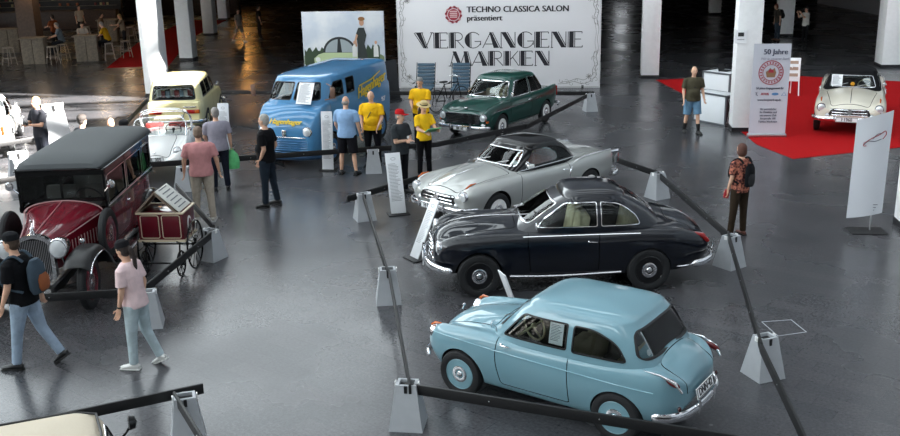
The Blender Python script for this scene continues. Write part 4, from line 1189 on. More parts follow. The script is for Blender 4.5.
# ------------------------------------------------ light blue two-door saloon (foreground)
def lloyd():
    paint = mat('pale_blue_paint', '7095a1', .35, coat=1)
    s = dict(x0=-1.62, x1=1.64,
             w=[(-1.66, .50), (-1.42, .63), (-.9, .695), (0, .705), (.8, .70), (1.3, .66), (1.6, .58)],
             zb=[(-1.72, .42), (-1.4, .30), (-.9, .22), (.9, .22), (1.35, .28), (1.6, .36)],
             zt=[(-1.66, .78), (-1.5, .90), (-1.15, .99), (-.8, .96), (.4, .90), (.7, .93), (1.1, .89), (1.4, .80), (1.6, .66)],
             zf=[(-1.66, .74), (-1.5, .84), (-1.2, .88), (-.6, .86), (.4, .85), (.8, .85), (1.2, .83), (1.45, .80), (1.6, .72)],
             zv=[(-1.66, .74), (-1.4, .84), (-1.1, .93), (-.6, .88), (.4, .87), (.8, .84), (1.2, .77), (1.45, .70), (1.6, .60)],
             fc=[(-1.72, .88), (-1.2, .88), (0, .86), (.7, .86), (1.1, .82), (1.6, .80)],
             vc=[(-1.72, .60), (-1.2, .70), (0, .7), (.7, .66), (1.6, .58)],
             front=(.26, .22, .55), rear=(.30, .30, .5), zmid=.55)
    cab = dict(lv=[(.80, .82, -1.36, .66), (.93, .66, -1.30, .655), (1.10, .50, -1.19, .625), (1.22, .37, -1.10, .59), (1.27, .30, -1.04, .565)], dome=.115, nf=4.6, nr=5.5)
    side1 = round_poly([(.50, .90), (.24, 1.195), (-.34, 1.20), (-.335, .91)], [.04, .06, .03, .03])
    side2 = round_poly([(-.40, .90), (-.405, 1.20), (-.66, 1.20), (-.93, 1.10), (-1.05, .92)], [.04, .04, .1, .15, .06])
    ws_ = round_poly([(-.50, .94), (.50, .94), (.44, 1.20), (-.44, 1.20)], .07)
    rw = round_poly([(-.60, .96), (.60, .96), (.50, 1.23), (-.50, 1.23)], .09)
    door = round_poly([(.50, .30), (.56, .60), (.54, .95), (-.36, .95), (-.38, .30)], [.05, .1, .02, .02, .03])
    sp = dict(name='compact_car', label='light blue small two-door car with paper notice in its side window, nearest the camera', pose=(1.33, 10.47, 144.7), paint=paint, body=s, cabin=cab,
              tub=(-1.05, .50, .55, .28), inside=mat('grey_trim', '3b3734', .9),
              wheels=[(1.06, .70, .285, .318), (-.94, .70, .285, .303)], rim=mat('pale_blue_rim', '7297a2', .35, coat=.6),
              windows=[(side1, 'y', .3, 1.0, True), (side2, 'y', .3, 1.0, True), (ws_, 'x', 0, 1.2, False), (rw, 'x', -1.6, -.6, False)],
              panels=[('door', door, 'y', .60, .9), ('door', door, 'y', -.9, -.60),
                      ('hood', round_poly([(.72, -.40), (1.56, -.30), (1.56, .30), (.72, .40)], .08), 'z', .60, 1.2),
                      ('trunk_lid', round_poly([(-1.30, -.42), (-1.30, .42), (-1.70, .36), (-1.70, -.36)], .1), 'z', .62, 1.2)])
    def ex(root, sp):
        for sd in (1, -1):
            head_lamp(root, 1.545, sd*.47, .665, .082)
            # fin lamp on the rear wing
            mb = MB(); mb.tube([(-1.22, sd*.60, .872), (-1.4, sd*.60, .862), (-1.56, sd*.575, .80), (-1.63, sd*.55, .70)], [.004, .010, .020, .012], 10)
            o = mb.build('tail_fin', [chrome], root)
            MB().ball((-1.53, sd*.565, .79), (.085, .020, .036), M=Matrix.Translation((-1.53, 0, .79)) @ Matrix.Rotation(-.35, 4, 'Y') @ Matrix.Translation((1.53, 0, -.79)))  .build('tail_lamp', [mat('deep_red_glass', '5e0f12', .15, coat=1)], o)
            MB().ball((-1.60, sd*.53, .50), (.02, .025, .03)).build('reflector', [mat('dark_red_reflector', '3d1214', .2, coat=1)], root)
            MB().tube([(1.42, sd*.52, .80), (1.50, sd*.53, .79), (1.56, sd*.53, .755)], [.006, .02, .01], 8).build('indicator_lamp', [amber_glass], root)
            door_handle(root, (-.27 if 0 else .42, side_y(s, .42, .80), .80) if sd == 1 else (.42, -side_y(s, .42, .80), .80), sd)
            make_seat = seat(root, .0, sd*.27, mat('beige_seat', '9b8f78', .9), .46, z=.22, h=.5)
        seat(root, -.72, 0, mat('beige_seat', '9b8f78', .9), 1.0, 'rear_seat', z=.25, h=.48)
        steering(root, .28, .27, .93, cream_fabric, .17)
        mirror(root, (.58, .60, .90), 1)
        bumper(root, sym([(-1.69, 0, .41), (-1.67, .3, .41), (-1.61, .50, .41), (-1.48, .655, .41), (-1.36, .68, .41)]), .052, .55, over=[(-1.70, .22, .42), (-1.70, -.22, .42)])
        bumper(root, sym([(1.71, 0, .40), (1.695, .3, .40), (1.64, .5, .40), (1.52, .645, .40)]), .045, .55)
        plate(root, frame((-1.67, 0, .56), (0, -1, 0), (-1, 0, .25)), 'DNN·42', .46, .12)
        Z = [(1.5, .70), (1.2, .725), (.5, .71), (-.4, .69), (-1.0, .675), (-1.35, .66)]
        trim_line(root, [(x, side_y(s, x, z, .002), z) for x, z in Z], .006, 'chrome_trim', True, mat('blue_trim', '86aebb', .3, coat=1))
        notice(root, frame((-.19, .606, 1.06), (-1, 0, 0), (.02, 1, .20)), .17, .25)
        mb = MB(); mb.tube([(1.47, 0, .80), (1.44, 0, .855)], [.012, .006], 8); mb.ball((1.44, 0, .86), (.012, .03, .02)); mb.build('hood_ornament', [chrome], root)
        mb = MB()
        for k in range(5): mb.tube(sym([(1.60, 0, .48+.035*k), (1.575, .25, .48+.035*k)]), .008, 6)
        mb.build('grille', [chrome], root)
        for sd in (.1, -.35): wiper(root, (.68, sd, .93), (.60, sd+.3, 1.03))
        MB().lathe([(.035, 0), (.035, .004), (.0001, .004)], 16, 0, frame((-1.19, .42, 1.0), (0, 1, 0), (-1, 0, .4))).build('sticker', [white_print], root)
    make_car(sp, ex)
lloyd()
# ------------------------------------------------ dark blue coupe
def navy():
    paint = mat('midnight_blue_paint', '060b16', .3, coat=1)
    s = dict(x0=-2.27, x1=2.10,
             w=[(-2.34, .58), (-2.05, .74), (-1.5, .83), (-.9, .83), (0, .82), (.9, .82), (1.5, .83), (1.9, .78), (2.12, .68)],
             zb=[(-2.34, .42), (-1.9, .32), (-1.3, .27), (1.0, .25), (1.6, .32), (2.12, .42)],
             zt=[(-2.34, .68), (-2.15, .90), (-1.8, 1.06), (-1.4, 1.14), (-1.0, 1.08), (.5, 1.02), (.8, 1.05), (1.3, 1.03), (1.75, .97), (2.0, .88), (2.12, .70)],
             zf=[(-2.34, .70), (-2.1, .84), (-1.6, .95), (-1.1, .96), (-.5, .94), (.5, .95), (1.2, .96), (1.7, .94), (1.95, .88), (2.12, .74)],
             zv=[(-2.34, .62), (-2.1, .76), (-1.7, .92), (-1.1, .98), (.5, .97), (.9, .95), (1.4, .88), (1.8, .78), (2.12, .60)],
             fc=[(-2.34, .84), (-1.2, .88), (.5, .88), (1.3, .82), (2.12, .80)],
             vc=[(-2.34, .62), (-1.2, .72), (.5, .72), (1.2, .60), (2.12, .52)],
             front=(.34, .25, .5), rear=(.45, .25, .45), zmid=.55)
    cab = dict(lv=[(.90, .98, -1.66, .745), (1.03, .74, -1.52, .735), (1.20, .47, -1.34, .69), (1.36, .18, -1.08, .60), (1.41, .06, -.96, .565)], dome=.16, nf=4.2, nr=3.4)
    sd1 = round_poly([(.49, 1.03), (.38, 1.15), (.04, 1.365), (-.44, 1.375), (-.44, 1.03)], [.03, .04, .06, .03, .03])
    sd2 = round_poly([(-.50, 1.03), (-.50, 1.375), (-.82, 1.34), (-1.05, 1.17), (-1.12, 1.03)], [.03, .03, .12, .1, .05])
    wsn = round_poly([(-.56, 1.06), (.56, 1.06), (.48, 1.35), (-.48, 1.35)], .07)
    rwn = round_poly([(-.42, 1.17), (.42, 1.17), (.36, 1.36), (-.36, 1.36)], .08)
    door = round_poly([(.60, .34), (.64, .8), (.62, 1.2), (-.46, 1.2), (-.46, .34)], .04)
    sp = dict(name='coupe_car', label='midnight blue rounded two-door coupe with cream seats, behind the light blue car', scale=(.97, .98, 1), pose=(1.74, 14.62, 182.7), paint=paint, body=s, cabin=cab,
              tub=(-1.10, .58, .635, .32), inside=mat('dark_grey_trim', '26262a', .9), seal=chrome, sealw=.008,
              wheels=[(1.40, .83, .335, .372), (-1.25, .83, .335, .352)], rim=mat('black_rim', '0b0b0d', .3, coat=1), cap='mid', tw=.16,
              windows=[(sd1, 'y', .3, 1.0, True), (sd2, 'y', .3, 1.0, True), (wsn, 'x', 0, 1.4, False), (rwn, 'x', -1.8, -.5, False)],
              panels=[('door', door, 'y', .66, 1.0), ('door', door, 'y', -1.0, -.66),
                      ('hood', round_poly([(.80, -.50), (2.06, -.34), (2.06, .34), (.80, .50)], .1), 'z', .62, 1.4),
                      ('trunk_lid', round_poly([(-1.56, -.45), (-1.56, .45), (-2.26, .38), (-2.26, -.38)], .12), 'z', .66, 1.4)])
    def ex(root, sp):
        cf = cream_fabric
        for sd in (1, -1):
            head_lamp(root, 2.02, sd*.60, .74, .095)
            MB().ball((2.08, sd*.50, .55), (.04, .04, .04)).build('fog_lamp', [chrome], root)
            door_handle(root, (-.36, sd*side_y(s, -.36, .82), .82), sd, .13)
            seat(root, .02, sd*.34, cf, .56, z=.35, h=.62)
            MB().tube([(-1.9, sd*.66, .86), (-2.12, sd*.62, .80), (-2.22, sd*.6, .70)], [.02, .045, .03], 10).build('tail_lamp', [red_glass], root)
        seat(root, -.85, 0, cf, 1.15, 'rear_seat', z=.35, h=.55)
        steering(root, .38, .34, 1.02, black, .2)
        mirror(root, (.50, .76, .98), 1)
        bumper(root, sym([(2.21, 0, .45), (2.19, .35, .45), (2.11, .6, .45), (1.94, .80, .44), (1.82, .85, .43)]), .055, .6, over=[(2.23, .28, .47), (2.23, -.28, .47)])
        bumper(root, sym([(-2.38, 0, .45), (-2.36, .35, .45), (-2.29, .6, .45), (-2.12, .80, .44), (-1.9, .87, .42)]), .055, .6, over=[(-2.40, .3, .48), (-2.40, -.3, .48)])
        # grille: oval of chrome bars
        mb = MB()
        for k in range(5):
            z = .50+.055*k; w = .30-.02*abs(k-2)
            mb.tube(sym([(2.135+.01*(2-abs(k-2)), 0, z), (2.10, w*.8, z), (2.07, w, z)]), .012, 8)
        mb.tube(catmull([(2.09, .34, .60), (2.10, .2, .76), (2.13, 0, .80), (2.10, -.2, .76), (2.09, -.34, .60), (2.12, -.2, .47), (2.15, 0, .45), (2.12, .2, .47)], 4, closed=True), .016, 8, closed=True)
        mb.build('grille', [chrome], root)
        MB().tube(catmull([(.75, 0, 1.055), (1.4, 0, 1.045), (1.8, 0, .98), (2.02, 0, .88)], 5), .009, 8).build('hood_trim', [chrome], root)
        Z = [(.72, .965), (.3, .965), (-.4, .96), (-1.1, .955)]
        trim_line(root, [(x, side_y(s, x, .90, -.012), .915) for x, z in Z], .011)
        trim_line(root, [(.92, side_y(s, .92, .29, .005), .30), (.2, .775, .29), (-.82, side_y(s, -.82, .29, .005), .31)], .016, 'sill_trim')
        trim_line(root, [(-1.66, .74, .36), (-1.85, .73, .36), (-2.1, .68, .40)], .012, 'sill_trim')
        for sd in (1, -1): MB().ball((1.56, sd*.70, .955), (.035, .012, .014)).build('wing_lamp', [chrome], root)
        # dark side window vent bar
        for sd in (.12, -.4): wiper(root, (.74, sd, 1.08), (.60, sd+.32, 1.18))
        plate(root, frame((2.25, 0, .40), (0, 1, 0), (1, 0, .0)), 'HB·07 48', .46, .1)
    make_car(sp, ex)
navy()

# ------------------------------------------------ two similar sporting coupes (silver one, white one on the carpet)
def isabella(label, pose, paint, roof_m, seat_m, wheel_side, plate_text, seal=None, note=False, flower=False, extras2=None, vt=0, scale=(1, 1, 1)):
    s = dict(x0=-2.22, x1=2.14,
             w=[(-2.28, .60), (-2.0, .74), (-1.4, .83), (-.7, .82), (0, .815), (.9, .82), (1.5, .835), (1.95, .82), (2.14, .76)],
             zb=[(-2.28, .42), (-1.9, .32), (-1.3, .26), (1.0, .24), (1.6, .28), (2.14, .36)],
             zt=[(-2.28, .80), (-2.0, .90), (-1.4, .97), (-1.0, .99), (.3, .96), (.8, .98), (1.3, .95), (1.8, .86), (2.05, .76), (2.14, .66)],
             zf=[(-2.28, .87), (-2.0, .92), (-1.4, .93), (-.9, .90), (-.5, .86), (.5, .87), (1.2, .88), (1.7, .87), (2.0, .82), (2.14, .74)],
             zv=[(-2.28, .80), (-2.0, .86), (-1.4, .90), (-.8, .90), (.5, .90), (1.2, .85), (1.7, .76), (2.0, .68), (2.14, .60)],
             fc=[(-2.28, .90), (-1.2, .88), (.5, .90), (1.3, .84), (2.14, .82)],
             vc=[(-2.28, .68), (-1.2, .72), (.5, .74), (1.2, .66), (2.14, .60)],
             front=(.26, .14, .42), rear=(.22, .18, .3), zmid=.5)
    cab = dict(lv=[(.84, .92, -1.20, .70), (.96, .74, -1.10, .685), (1.10, .54, -.96, .645), (1.23, .36, -.80, .58), (1.28, .28, -.70, .55)], dome=.13, nf=4.4, nr=4.0)
    sd1 = round_poly([(.47, .965), (.17, 1.235), (-.35, 1.25), (-.66, 1.17), (-.86, .975)], [.04, .05, .1, .12, .05])
    wsn = round_poly([(-.56, .985), (.56, .985), (.46, 1.235), (-.46, 1.235)], .06)
    rwn = round_poly([(-.50, 1.0), (.50, 1.0), (.42, 1.22), (-.42, 1.22)], .07)
    door = round_poly([(.70, .33), (.72, .7), (.66, 1.2), (-.60, 1.2), (-.66, .7), (-.60, .33)], .04)
    sp = dict(name='coupe_car', scale=scale, z=.013 if vt else 0, label=label, pose=pose, paint=paint, roof_paint=roof_m, body=s, cabin=cab,
              tub=(-.92, .52, .595, .30), inside=seat_m, seal=seal or chrome, sealw=.012,
              wheels=[(1.36, .83, .32, .375), (-1.24, .83, .32, .355)], rim=white_paint, tw=.155, cap='mid',
              windows=[(sd1, 'y', .3, 1.0, True), (wsn, 'x', 0, 1.3, False), (rwn, 'x', -1.5, -.4, False)],
              panels=[('door', door, 'y', .62, 1.0), ('door', door, 'y', -1.0, -.62),
                      ('hood', round_poly([(.82, -.60), (2.02, -.44), (2.02, .44), (.82, .60)], .1), 'z', .55, 1.3),
                      ('trunk_lid', round_poly([(-1.20, -.50), (-1.20, .50), (-2.12, .46), (-2.12, -.46)], .12), 'z', .66, 1.3)])
    def ex(root, sp):
        for sd in (1, -1):
            head_lamp(root, 2.105, sd*.655, .68, .088)
            head_lamp(root, 2.13, sd*.50, .50, .05, 'fog_lamp')
            door_handle(root, (-.50, sd*side_y(s, -.5, .78), .78), sd, .13)
            seat(root, -.02, sd*.31, seat_m, .52, z=.30, h=.55)
            mb = MB(); mb.tube([(-2.0, sd*.70, .875), (-2.2, sd*.69, .86), (-2.24, sd*.66, .74), (-2.25, sd*.65, .60)], [.03, .055, .06, .03], 10); mb.build('tail_housing', [chrome], root)
            MB().ball((-2.27, sd*.66, .68), (.03, .04, .08)).build('tail_lamp', [red_glass], root)
            MB().tube([(1.78, sd*.66, .885), (1.92, sd*.67, .88), (2.04, sd*.67, .83)], [.008, .022, .012], 8).build('indicator_lamp', [amber_glass], root)
        seat(root, -.72, 0, seat_m, 1.0, 'rear_seat', z=.3, h=.4)
        steering(root, .30, .31, .98, cream_fabric, .19)
        mirror(root, (.50, .70, .93), 1)
        bumper(root, sym([(2.28, 0, .43), (2.265, .4, .43), (2.20, .66, .43), (2.05, .82, .43), (1.9, .86, .43)]), .055, .5, over=[(2.30, .34, .45), (2.30, -.34, .45)])
        bumper(root, sym([(-2.33, 0, .45), (-2.315, .4, .45), (-2.25, .66, .45), (-2.10, .82, .45), (-1.9, .86, .44)]), .055, .5, over=[(-2.35, .34, .48), (-2.35, -.34, .48)])
        # grille: wide oval mouth with two bars and a diamond badge
        g = MB()
        g.prism(round_poly([(-.50, .50), (.50, .50), (.42, .66), (-.42, .66)], .07), 'x', 2.08, 2.15, 1)
        for z, w in ((.515, .50), (.575, .49), (.645, .43)):
            g.tube(sym([(2.165, 0, z), (2.16, w*.6, z), (2.12, w, z)]), .014, 8, 0)
        for k in range(9):
            y = -.40+.1*k; g.tube([(2.155, y, .52), (2.155, y, .65)], .004, 6, 0)
        g.prism([(-.07, .59), (0, .50), (.07, .59), (0, .68)], 'x', 2.16, 2.19, 0)
        g.build('grille', [chrome, black], root)
        MB().tube(catmull([(.95, 0, .985), (1.4, 0, .95), (1.8, 0, .875), (2.02, 0, .80)], 5), .008, 8).build('hood_trim', [chrome], root)
        # chrome sweep over the rear wing and belt line
        trim_line(root, [(.70, .70, .925), (.2, .69, .93), (-.5, .69, .94), (-.92, .67, .955)], .008)
        trim_line(root, [(-.62, side_y(s, -.62, .62, .0), .62), (-.66, side_y(s, -.66, .74, 0), .74), (-.80, side_y(s, -.8, .84, -.03), .86), (-1.05, .77, .925), (-1.5, .755, .945), (-2.0, .69, .93)], .012, 'wing_trim')
        trim_line(root, [(.9, side_y(s, .9, .29, .004), .29), (0, side_y(s, 0, .28, .004), .28), (-.85, side_y(s, -.85, .29, .004), .29)], .014, 'sill_trim')
        for sd in (.05, -.45): wiper(root, (.80, sd, 1.0), (.66, sd+.34, 1.08))
        plate(root, frame((2.335, -.05 if vt else 0, .44), (0, 1, 0), (1, 0, .0)), plate_text, .5, .115)
        if note: notice(root, frame((.60, -.38, 1.13), (0, 1, 0), (1, 0, .75)), .26, .32)
        if flower:
            mb = MB(); mb.tube([(.62, .0, .97), (.62, 0, 1.03)], .006, 6)
            for k in range(6): mb.ball((.62, .035*math.cos(k*PI/3), 1.05+.035*math.sin(k*PI/3)), .02, 1, 8)
            mb.ball((.63, 0, 1.05), .018, 1, 8)
            mb.build('yellow_flower', [mat('stem_green', '3a5a2a', .7), mat('yellow_petal', 'e3a21c', .6)], root)
        if extras2: extras2(root)
    make_car(sp, ex)

def silver_more(root):
    # red and checked blanket on the seats
    mb = MB(); mb.tube(catmull([(-.2, .02, .85), (-.22, .0, 1.05), (-.30, -.04, 1.12), (-.38, -.02, .95)], 4), .07, 10, flat=1.6)
    mb.build('blanket', [mat('blanket_red', 'b0432c', .9, col2='d8b06a', nscale=14)], root)
    MB().box((.34, .25, .96), (.16, .9, .06), bev=.02).build('dashboard', [white_paint], root)
isabella('silver coupe with dark roof and red-brown seats, behind the dark blue coupe', (1.38, 18.9, 221.5), mat('silver_paint', 'b9bbb8', .28, .45, coat=1), gloss_black,
         mat('oxblood_leather', '7d3024', .6), None, 'H·BV 59', extras2=silver_more)
isabella('creamy white coupe with black top parked on the red carpet', (11.15, 26.7, 247), mat('ivory_paint', 'd9d2c2', .3, coat=1), mat('black_canvas', '141416', .85, bump=.2),
         mat('dark_leather', '3c2d26', .7), None, 'I·1960', seal=chrome, note=True, flower=True, vt=1, scale=(1.05, 1.05, 1.08))

# ------------------------------------------------ dark green saloon by the banner
def green():
    paint = mat('bottle_green_paint', '0d4038', .3, coat=1)
    s = dict(x0=-2.08, x1=1.86,
             w=[(-2.08, .66), (-1.8, .73), (-1.2, .76), (0, .765), (1.0, .76), (1.6, .75), (1.86, .70)],
             zb=[(-2.08, .40), (-1.7, .30), (-1.2, .25), (1.0, .24), (1.5, .27), (1.86, .34)],
             zt=[(-2.08, .80), (-1.9, .90), (-1.5, .94), (-1.1, .95), (.4, .92), (.8, .93), (1.3, .88), (1.7, .78), (1.86, .68)],
             zf=[(-2.08, .95), (-1.8, .965), (-1.4, .94), (-.8, .91), (.4, .89), (1.0, .87), (1.5, .83), (1.86, .74)],
             zv=[(-2.08, .80), (-1.8, .90), (-1.3, .92), (.4, .90), (1.0, .87), (1.5, .79), (1.86, .66)],
             fc=[(-2.08, .93), (1.86, .93)], vc=[(-2.08, .75), (1.86, .72)],
             front=(.14, .12, .35), rear=(.12, .1, .25), zmid=.5)
    cab = dict(lv=[(.82, .94, -1.46, .70), (.92, .80, -1.42, .69), (1.10, .62, -1.28, .655), (1.30, .42, -1.10, .60), (1.36, .34, -1.02, .575)], dome=.11, nf=5.5, nr=5.5)
    sd1 = round_poly([(.50, .93), (.22, 1.31), (-.37, 1.33), (-.39, .93)], [.03, .05, .03, .03])
    sd2 = round_poly([(-.46, .93), (-.44, 1.33), (-.92, 1.31), (-1.18, 1.02), (-1.20, .93)], [.03, .03, .08, .05, .04])
    wsn = round_poly([(-.61, .95), (.61, .95), (.51, 1.31), (-.51, 1.31)], .05)
    rwn = round_poly([(-.56, .99), (.56, .99), (.47, 1.29), (-.47, 1.29)], .06)
    door = round_poly([(.68, .33), (.70, .7), (.64, 1.1), (-.42, 1.1), (-.44, .33)], .03)
    sp = dict(name='saloon_car', label='dark bottle green two-door saloon parked in front of the big banner', scale=(1.03, 1.03, 1.06), pose=(1.45, 26.9, 236.5), paint=paint, body=s, cabin=cab,
              tub=(-1.15, .62, .595, .30), inside=mat('tan_trim', '6d5c44', .9), seal=chrome, sealw=.012,
              wheels=[(1.13, .76, .30, .345), (-1.28, .76, .30, .34)], rim=white_paint, tw=.14, cap='mid',
              windows=[(sd1, 'y', .3, 1.0, True), (sd2, 'y', .3, 1.0, True), (wsn, 'x', 0, 1.3, False), (rwn, 'x', -1.8, -.5, False)],
              panels=[('door', door, 'y', .62, 1.0), ('door', door, 'y', -1.0, -.62),
                      ('hood', round_poly([(.88, -.60), (1.74, -.58), (1.74, .58), (.88, .60)], .05), 'z', .60, 1.3),
                      ('trunk_lid', round_poly([(-1.48, -.52), (-1.48, .52), (-1.98, .5), (-1.98, -.5)], .05), 'z', .60, 1.3)])
    def ex(root, sp):
        for sd in (1, -1):
            head_lamp(root, 1.86, sd*.60, .60, .085)
            head_lamp(root, 1.86, sd*.60, .42, .05, 'fog_lamp')
            door_handle(root, (-.30, sd*side_y(s, -.3, .78), .78), sd, .12)
            seat(root, .05, sd*.30, mat('beige_seat', '9b8f78', .9), .5, z=.28, h=.52)
            MB().box((-2.08, sd*.62, .76), (.05, .09, .26), bev=.02).build('tail_lamp', [red_glass], root)
            MB().box((1.80, sd*.70, .50), (.10, .03, .05), bev=.01).build('indicator_lamp', [amber_glass], root)
        seat(root, -.80, 0, mat('beige_seat', '9b8f78', .9), 1.1, 'rear_seat', z=.3, h=.45)
        steering(root, .42, .30, .98, cream_fabric, .19)
        mirror(root, (.62, .70, .92), 1)
        bumper(root, sym([(1.98, 0, .36), (1.97, .4, .36), (1.93, .66, .36), (1.80, .78, .36)]), .045, .5, over=[(2.0, .3, .38), (2.0, -.3, .38)])
        bumper(root, sym([(-2.20, 0, .42), (-2.19, .4, .42), (-2.14, .66, .42), (-1.95, .79, .42), (-1.8, .81, .42)]), .045, .5)
        g = MB(); g.box((1.865, 0, .56), (.02, 1.02, .22), 1)
        for k in range(6): g.box((1.88, 0, .465+.038*k), (.015, 1.02, .012), 0)
        for k in range(15): g.box((1.882, -.49+.07*k, .56), (.012, .008, .21), 0)
        g.box((1.89, 0, .68), (.02, 1.06, .02), 0); g.box((1.89, 0, .445), (.02, 1.06, .02), 0)
        g.build('grille', [chrome, black], root)
        trim_line(root, [(1.5, side_y(s, 1.5, .70), .70), (.5, side_y(s, .5, .72), .72), (-.8, side_y(s, -.8, .74), .74), (-2.0, side_y(s, -2.0, .76), .76)], .008)
        trim_line(root, [(.75, side_y(s, .75, .28, .004), .28), (-.9, side_y(s, -.9, .28, .004), .28)], .012, 'sill_trim')
        for sd in (.05, -.42): wiper(root, (.86, sd, .96), (.74, sd+.36, 1.06))
        plate(root, frame((2.01, 0, .33), (0, 1, 0), (1, 0, 0)), 'BR 60', .4, .1)
        MB().ball((1.70, .0, .80), (.03, .05, .015)).build('badge', [chrome], root)
    make_car(sp, ex)
green()
# ------------------------------------------------ blue delivery van
def van():
    paint = mat('van_blue_paint', '4a86b4', .35, coat=1, noise=.06, nscale=2)
    s = dict(x0=-2.08, x1=2.22,
             w=[(-2.08, .80), (-1.5, .82), (1.0, .82), (1.6, .82), (1.95, .80), (2.22, .74)],
             zb=[(-2.08, .34), (1.6, .30), (2.2, .34)],
             zt=[(-2.08, 1.42), (1.4, 1.42), (1.75, 1.39), (1.95, 1.30), (2.10, 1.16), (2.22, .98)],
             zf=[(-2.08, 1.38), (1.4, 1.38), (1.75, 1.34), (1.95, 1.22), (2.10, 1.06), (2.22, .90)],
             zs=[(-2.08, 1.25), (1.4, 1.22), (1.8, 1.12), (2.2, .7)],
             fc=[(-2.08, .94), (1.6, .90), (2.2, .86)], vc=[(-2.08, .7), (2.2, .6)],
             bt=[(-2.08, .96), (2.2, .94)], front=(.30, .16, .22), rear=(.1, .06, .06), zmid=.5)
    cab = dict(lv=[(1.25, 1.92, -2.08, .80), (1.42, 1.80, -2.075, .795), (1.6, 1.66, -2.07, .785), (1.80, 1.50, -2.06, .76), (1.86, 1.45, -2.04, .745)], dome=.12, nf=5.5, nr=14, K=128, dp=.8)
    ws1 = round_poly([(.03, 1.44), (.66, 1.44), (.58, 1.80), (.03, 1.80)], .05)
    ws2 = [(-a, b) for a, b in ws1][::-1]
    sd1 = round_poly([(1.42, 1.44), (1.14, 1.77), (.72, 1.78), (.70, 1.44)], .05)
    sd2 = round_poly([(.55, 1.42), (.55, 1.78), (.10, 1.78), (.10, 1.42)], .05)
    door = round_poly([(1.42, .42), (1.44, 1.2), (1.38, 1.6), (.64, 1.6), (.64, .42)], .05)
    sp = dict(name='delivery_van', label='blue delivery van with yellow script lettering on its nose and side', scale=(1.05, 1.03, 1.08), pose=(-3.05, 24.7, 250.5), paint=paint, body=s, cabin=cab,
              tub=(.2, 1.55, .63, .6), inside=mat('grey_trim', '3b3734', .9), sealw=.014,
              wheels=[(1.40, .82, .33, .38), (-1.42, .82, .33, .38)], tw=.16, rim=mat('van_rim', '2f6a9a', .4),
              windows=[(sd1, 'y', .3, 1.2, True), (sd2, 'y', .3, 1.2, True), (ws1, 'x', .5, 2.4, False), (ws2, 'x', .5, 2.4, False)],
              panels=[('door', door, 'y', .66, 1.0), ('door', door, 'y', -1.0, -.66)])
    def ex(root, sp):
        for sd in (1, -1):
            head_lamp(root, 2.20, sd*.55, .82, .105, deep=.05)
            MB().ball((1.93, sd*.72, .62), (.05, .03, .04)).build('indicator_lamp', [amber_glass], root)
            seat(root, .75, sd*.36, mat('brown_vinyl', '4c3a2c', .6), .5, z=.75, h=.55)
            m = MB(); br = mat('mirror_bracket', '6e5548', .4, .4)
            m.tube([(1.66, sd*.78, 1.45), (1.74, sd*1.0, 1.50), (1.74, sd*1.02, 1.75)], .014, 8); m.tube([(1.50, sd*.76, 1.78), (1.72, sd*.98, 1.76)], .012, 8)
            m.box((1.74, sd*1.02, 1.62), (.03, .12, .24), bev=.012); m.build('mirror', [br], root)
            door_handle(root, (.78, sd*.81, 1.18), sd, .14)
        g = MB()
        for k in range(6): g.tube(sym([(2.245, 0, .37+.05*k), (2.235, .38, .37+.05*k), (2.20, .58, .37+.05*k)]), .013, 8, 0, flat=1.5)
        g.build('louvre', [mat('louvre_blue', '3b6f9c', .3, coat=1)], root)
        bumper(root, sym([(2.32, 0, .27), (2.30, .4, .27), (2.20, .66, .27), (1.98, .84, .27)]), .05, .5, m=mat('bumper_blue', '1d3c5a', .4))
        trim_line(root, [(2.255, .0, .70), (2.24, .36, .70), (2.19, .62, .68)], .012, 'chrome_trim')
        MB().box((2.245, 0, .78), (.03, .10, .16), bev=.01).build('badge', [chrome], root)
        steering(root, 1.22, .36, 1.45, black, .2)
        for sd in (.1, -.55): wiper(root, (1.80, sd, 1.41), (1.70, sd+.34, 1.55))
        y = mat('van_yellow', 'e8c619', .5)
        t = MB()
        add_text(t, 'Hagenhager', .36, frame((-.86, .825, 1.43), (-1, 0, .13), (0, 1, .02)), 0, shear=.3, bold=.02)
        stroke(t, [(.55, -.22), (0, -.16), (-.75, -.2)], .03, 0, .001, frame((-.86, .827, 1.40), (1, 0, -.13), (0, 1, 0)) @ Matrix.Diagonal((-1, 1, -1, 1)))
        t.build('side_lettering', [y, white_print], root, smooth=False); t = MB()
        add_text(t, '957', .16, frame((-1.5, .835, .98), (-1, 0, 0), (0, 1, .0)), 1, bold=.01)
        t.build('side_number', [y, white_print], root, smooth=False); t = MB()
        add_text(t, 'Hagenhager', .17, frame((2.185, .02, 1.03), (0, 1, 0), (.9, 0, .42)), 0, shear=.3, bold=.012)
        t.build('nose_lettering', [y, white_print], root, smooth=False)
        notice(root, frame((1.80, .36, 1.60), (0, 1, 0), (1, 0, .6)), .38, .50, title='Lieferwagen')
        for sd in (1, -1): MB().box((-2.08, sd*.70, .75), (.04, .09, .12), bev=.01).build('tail_lamp', [red_glass], root)
        r = MB(); r.box((-.35, .835, 1.0), (1.9, .012, .02)); r.build('side_strip', [paint], root)
    make_car(sp, ex)
van()

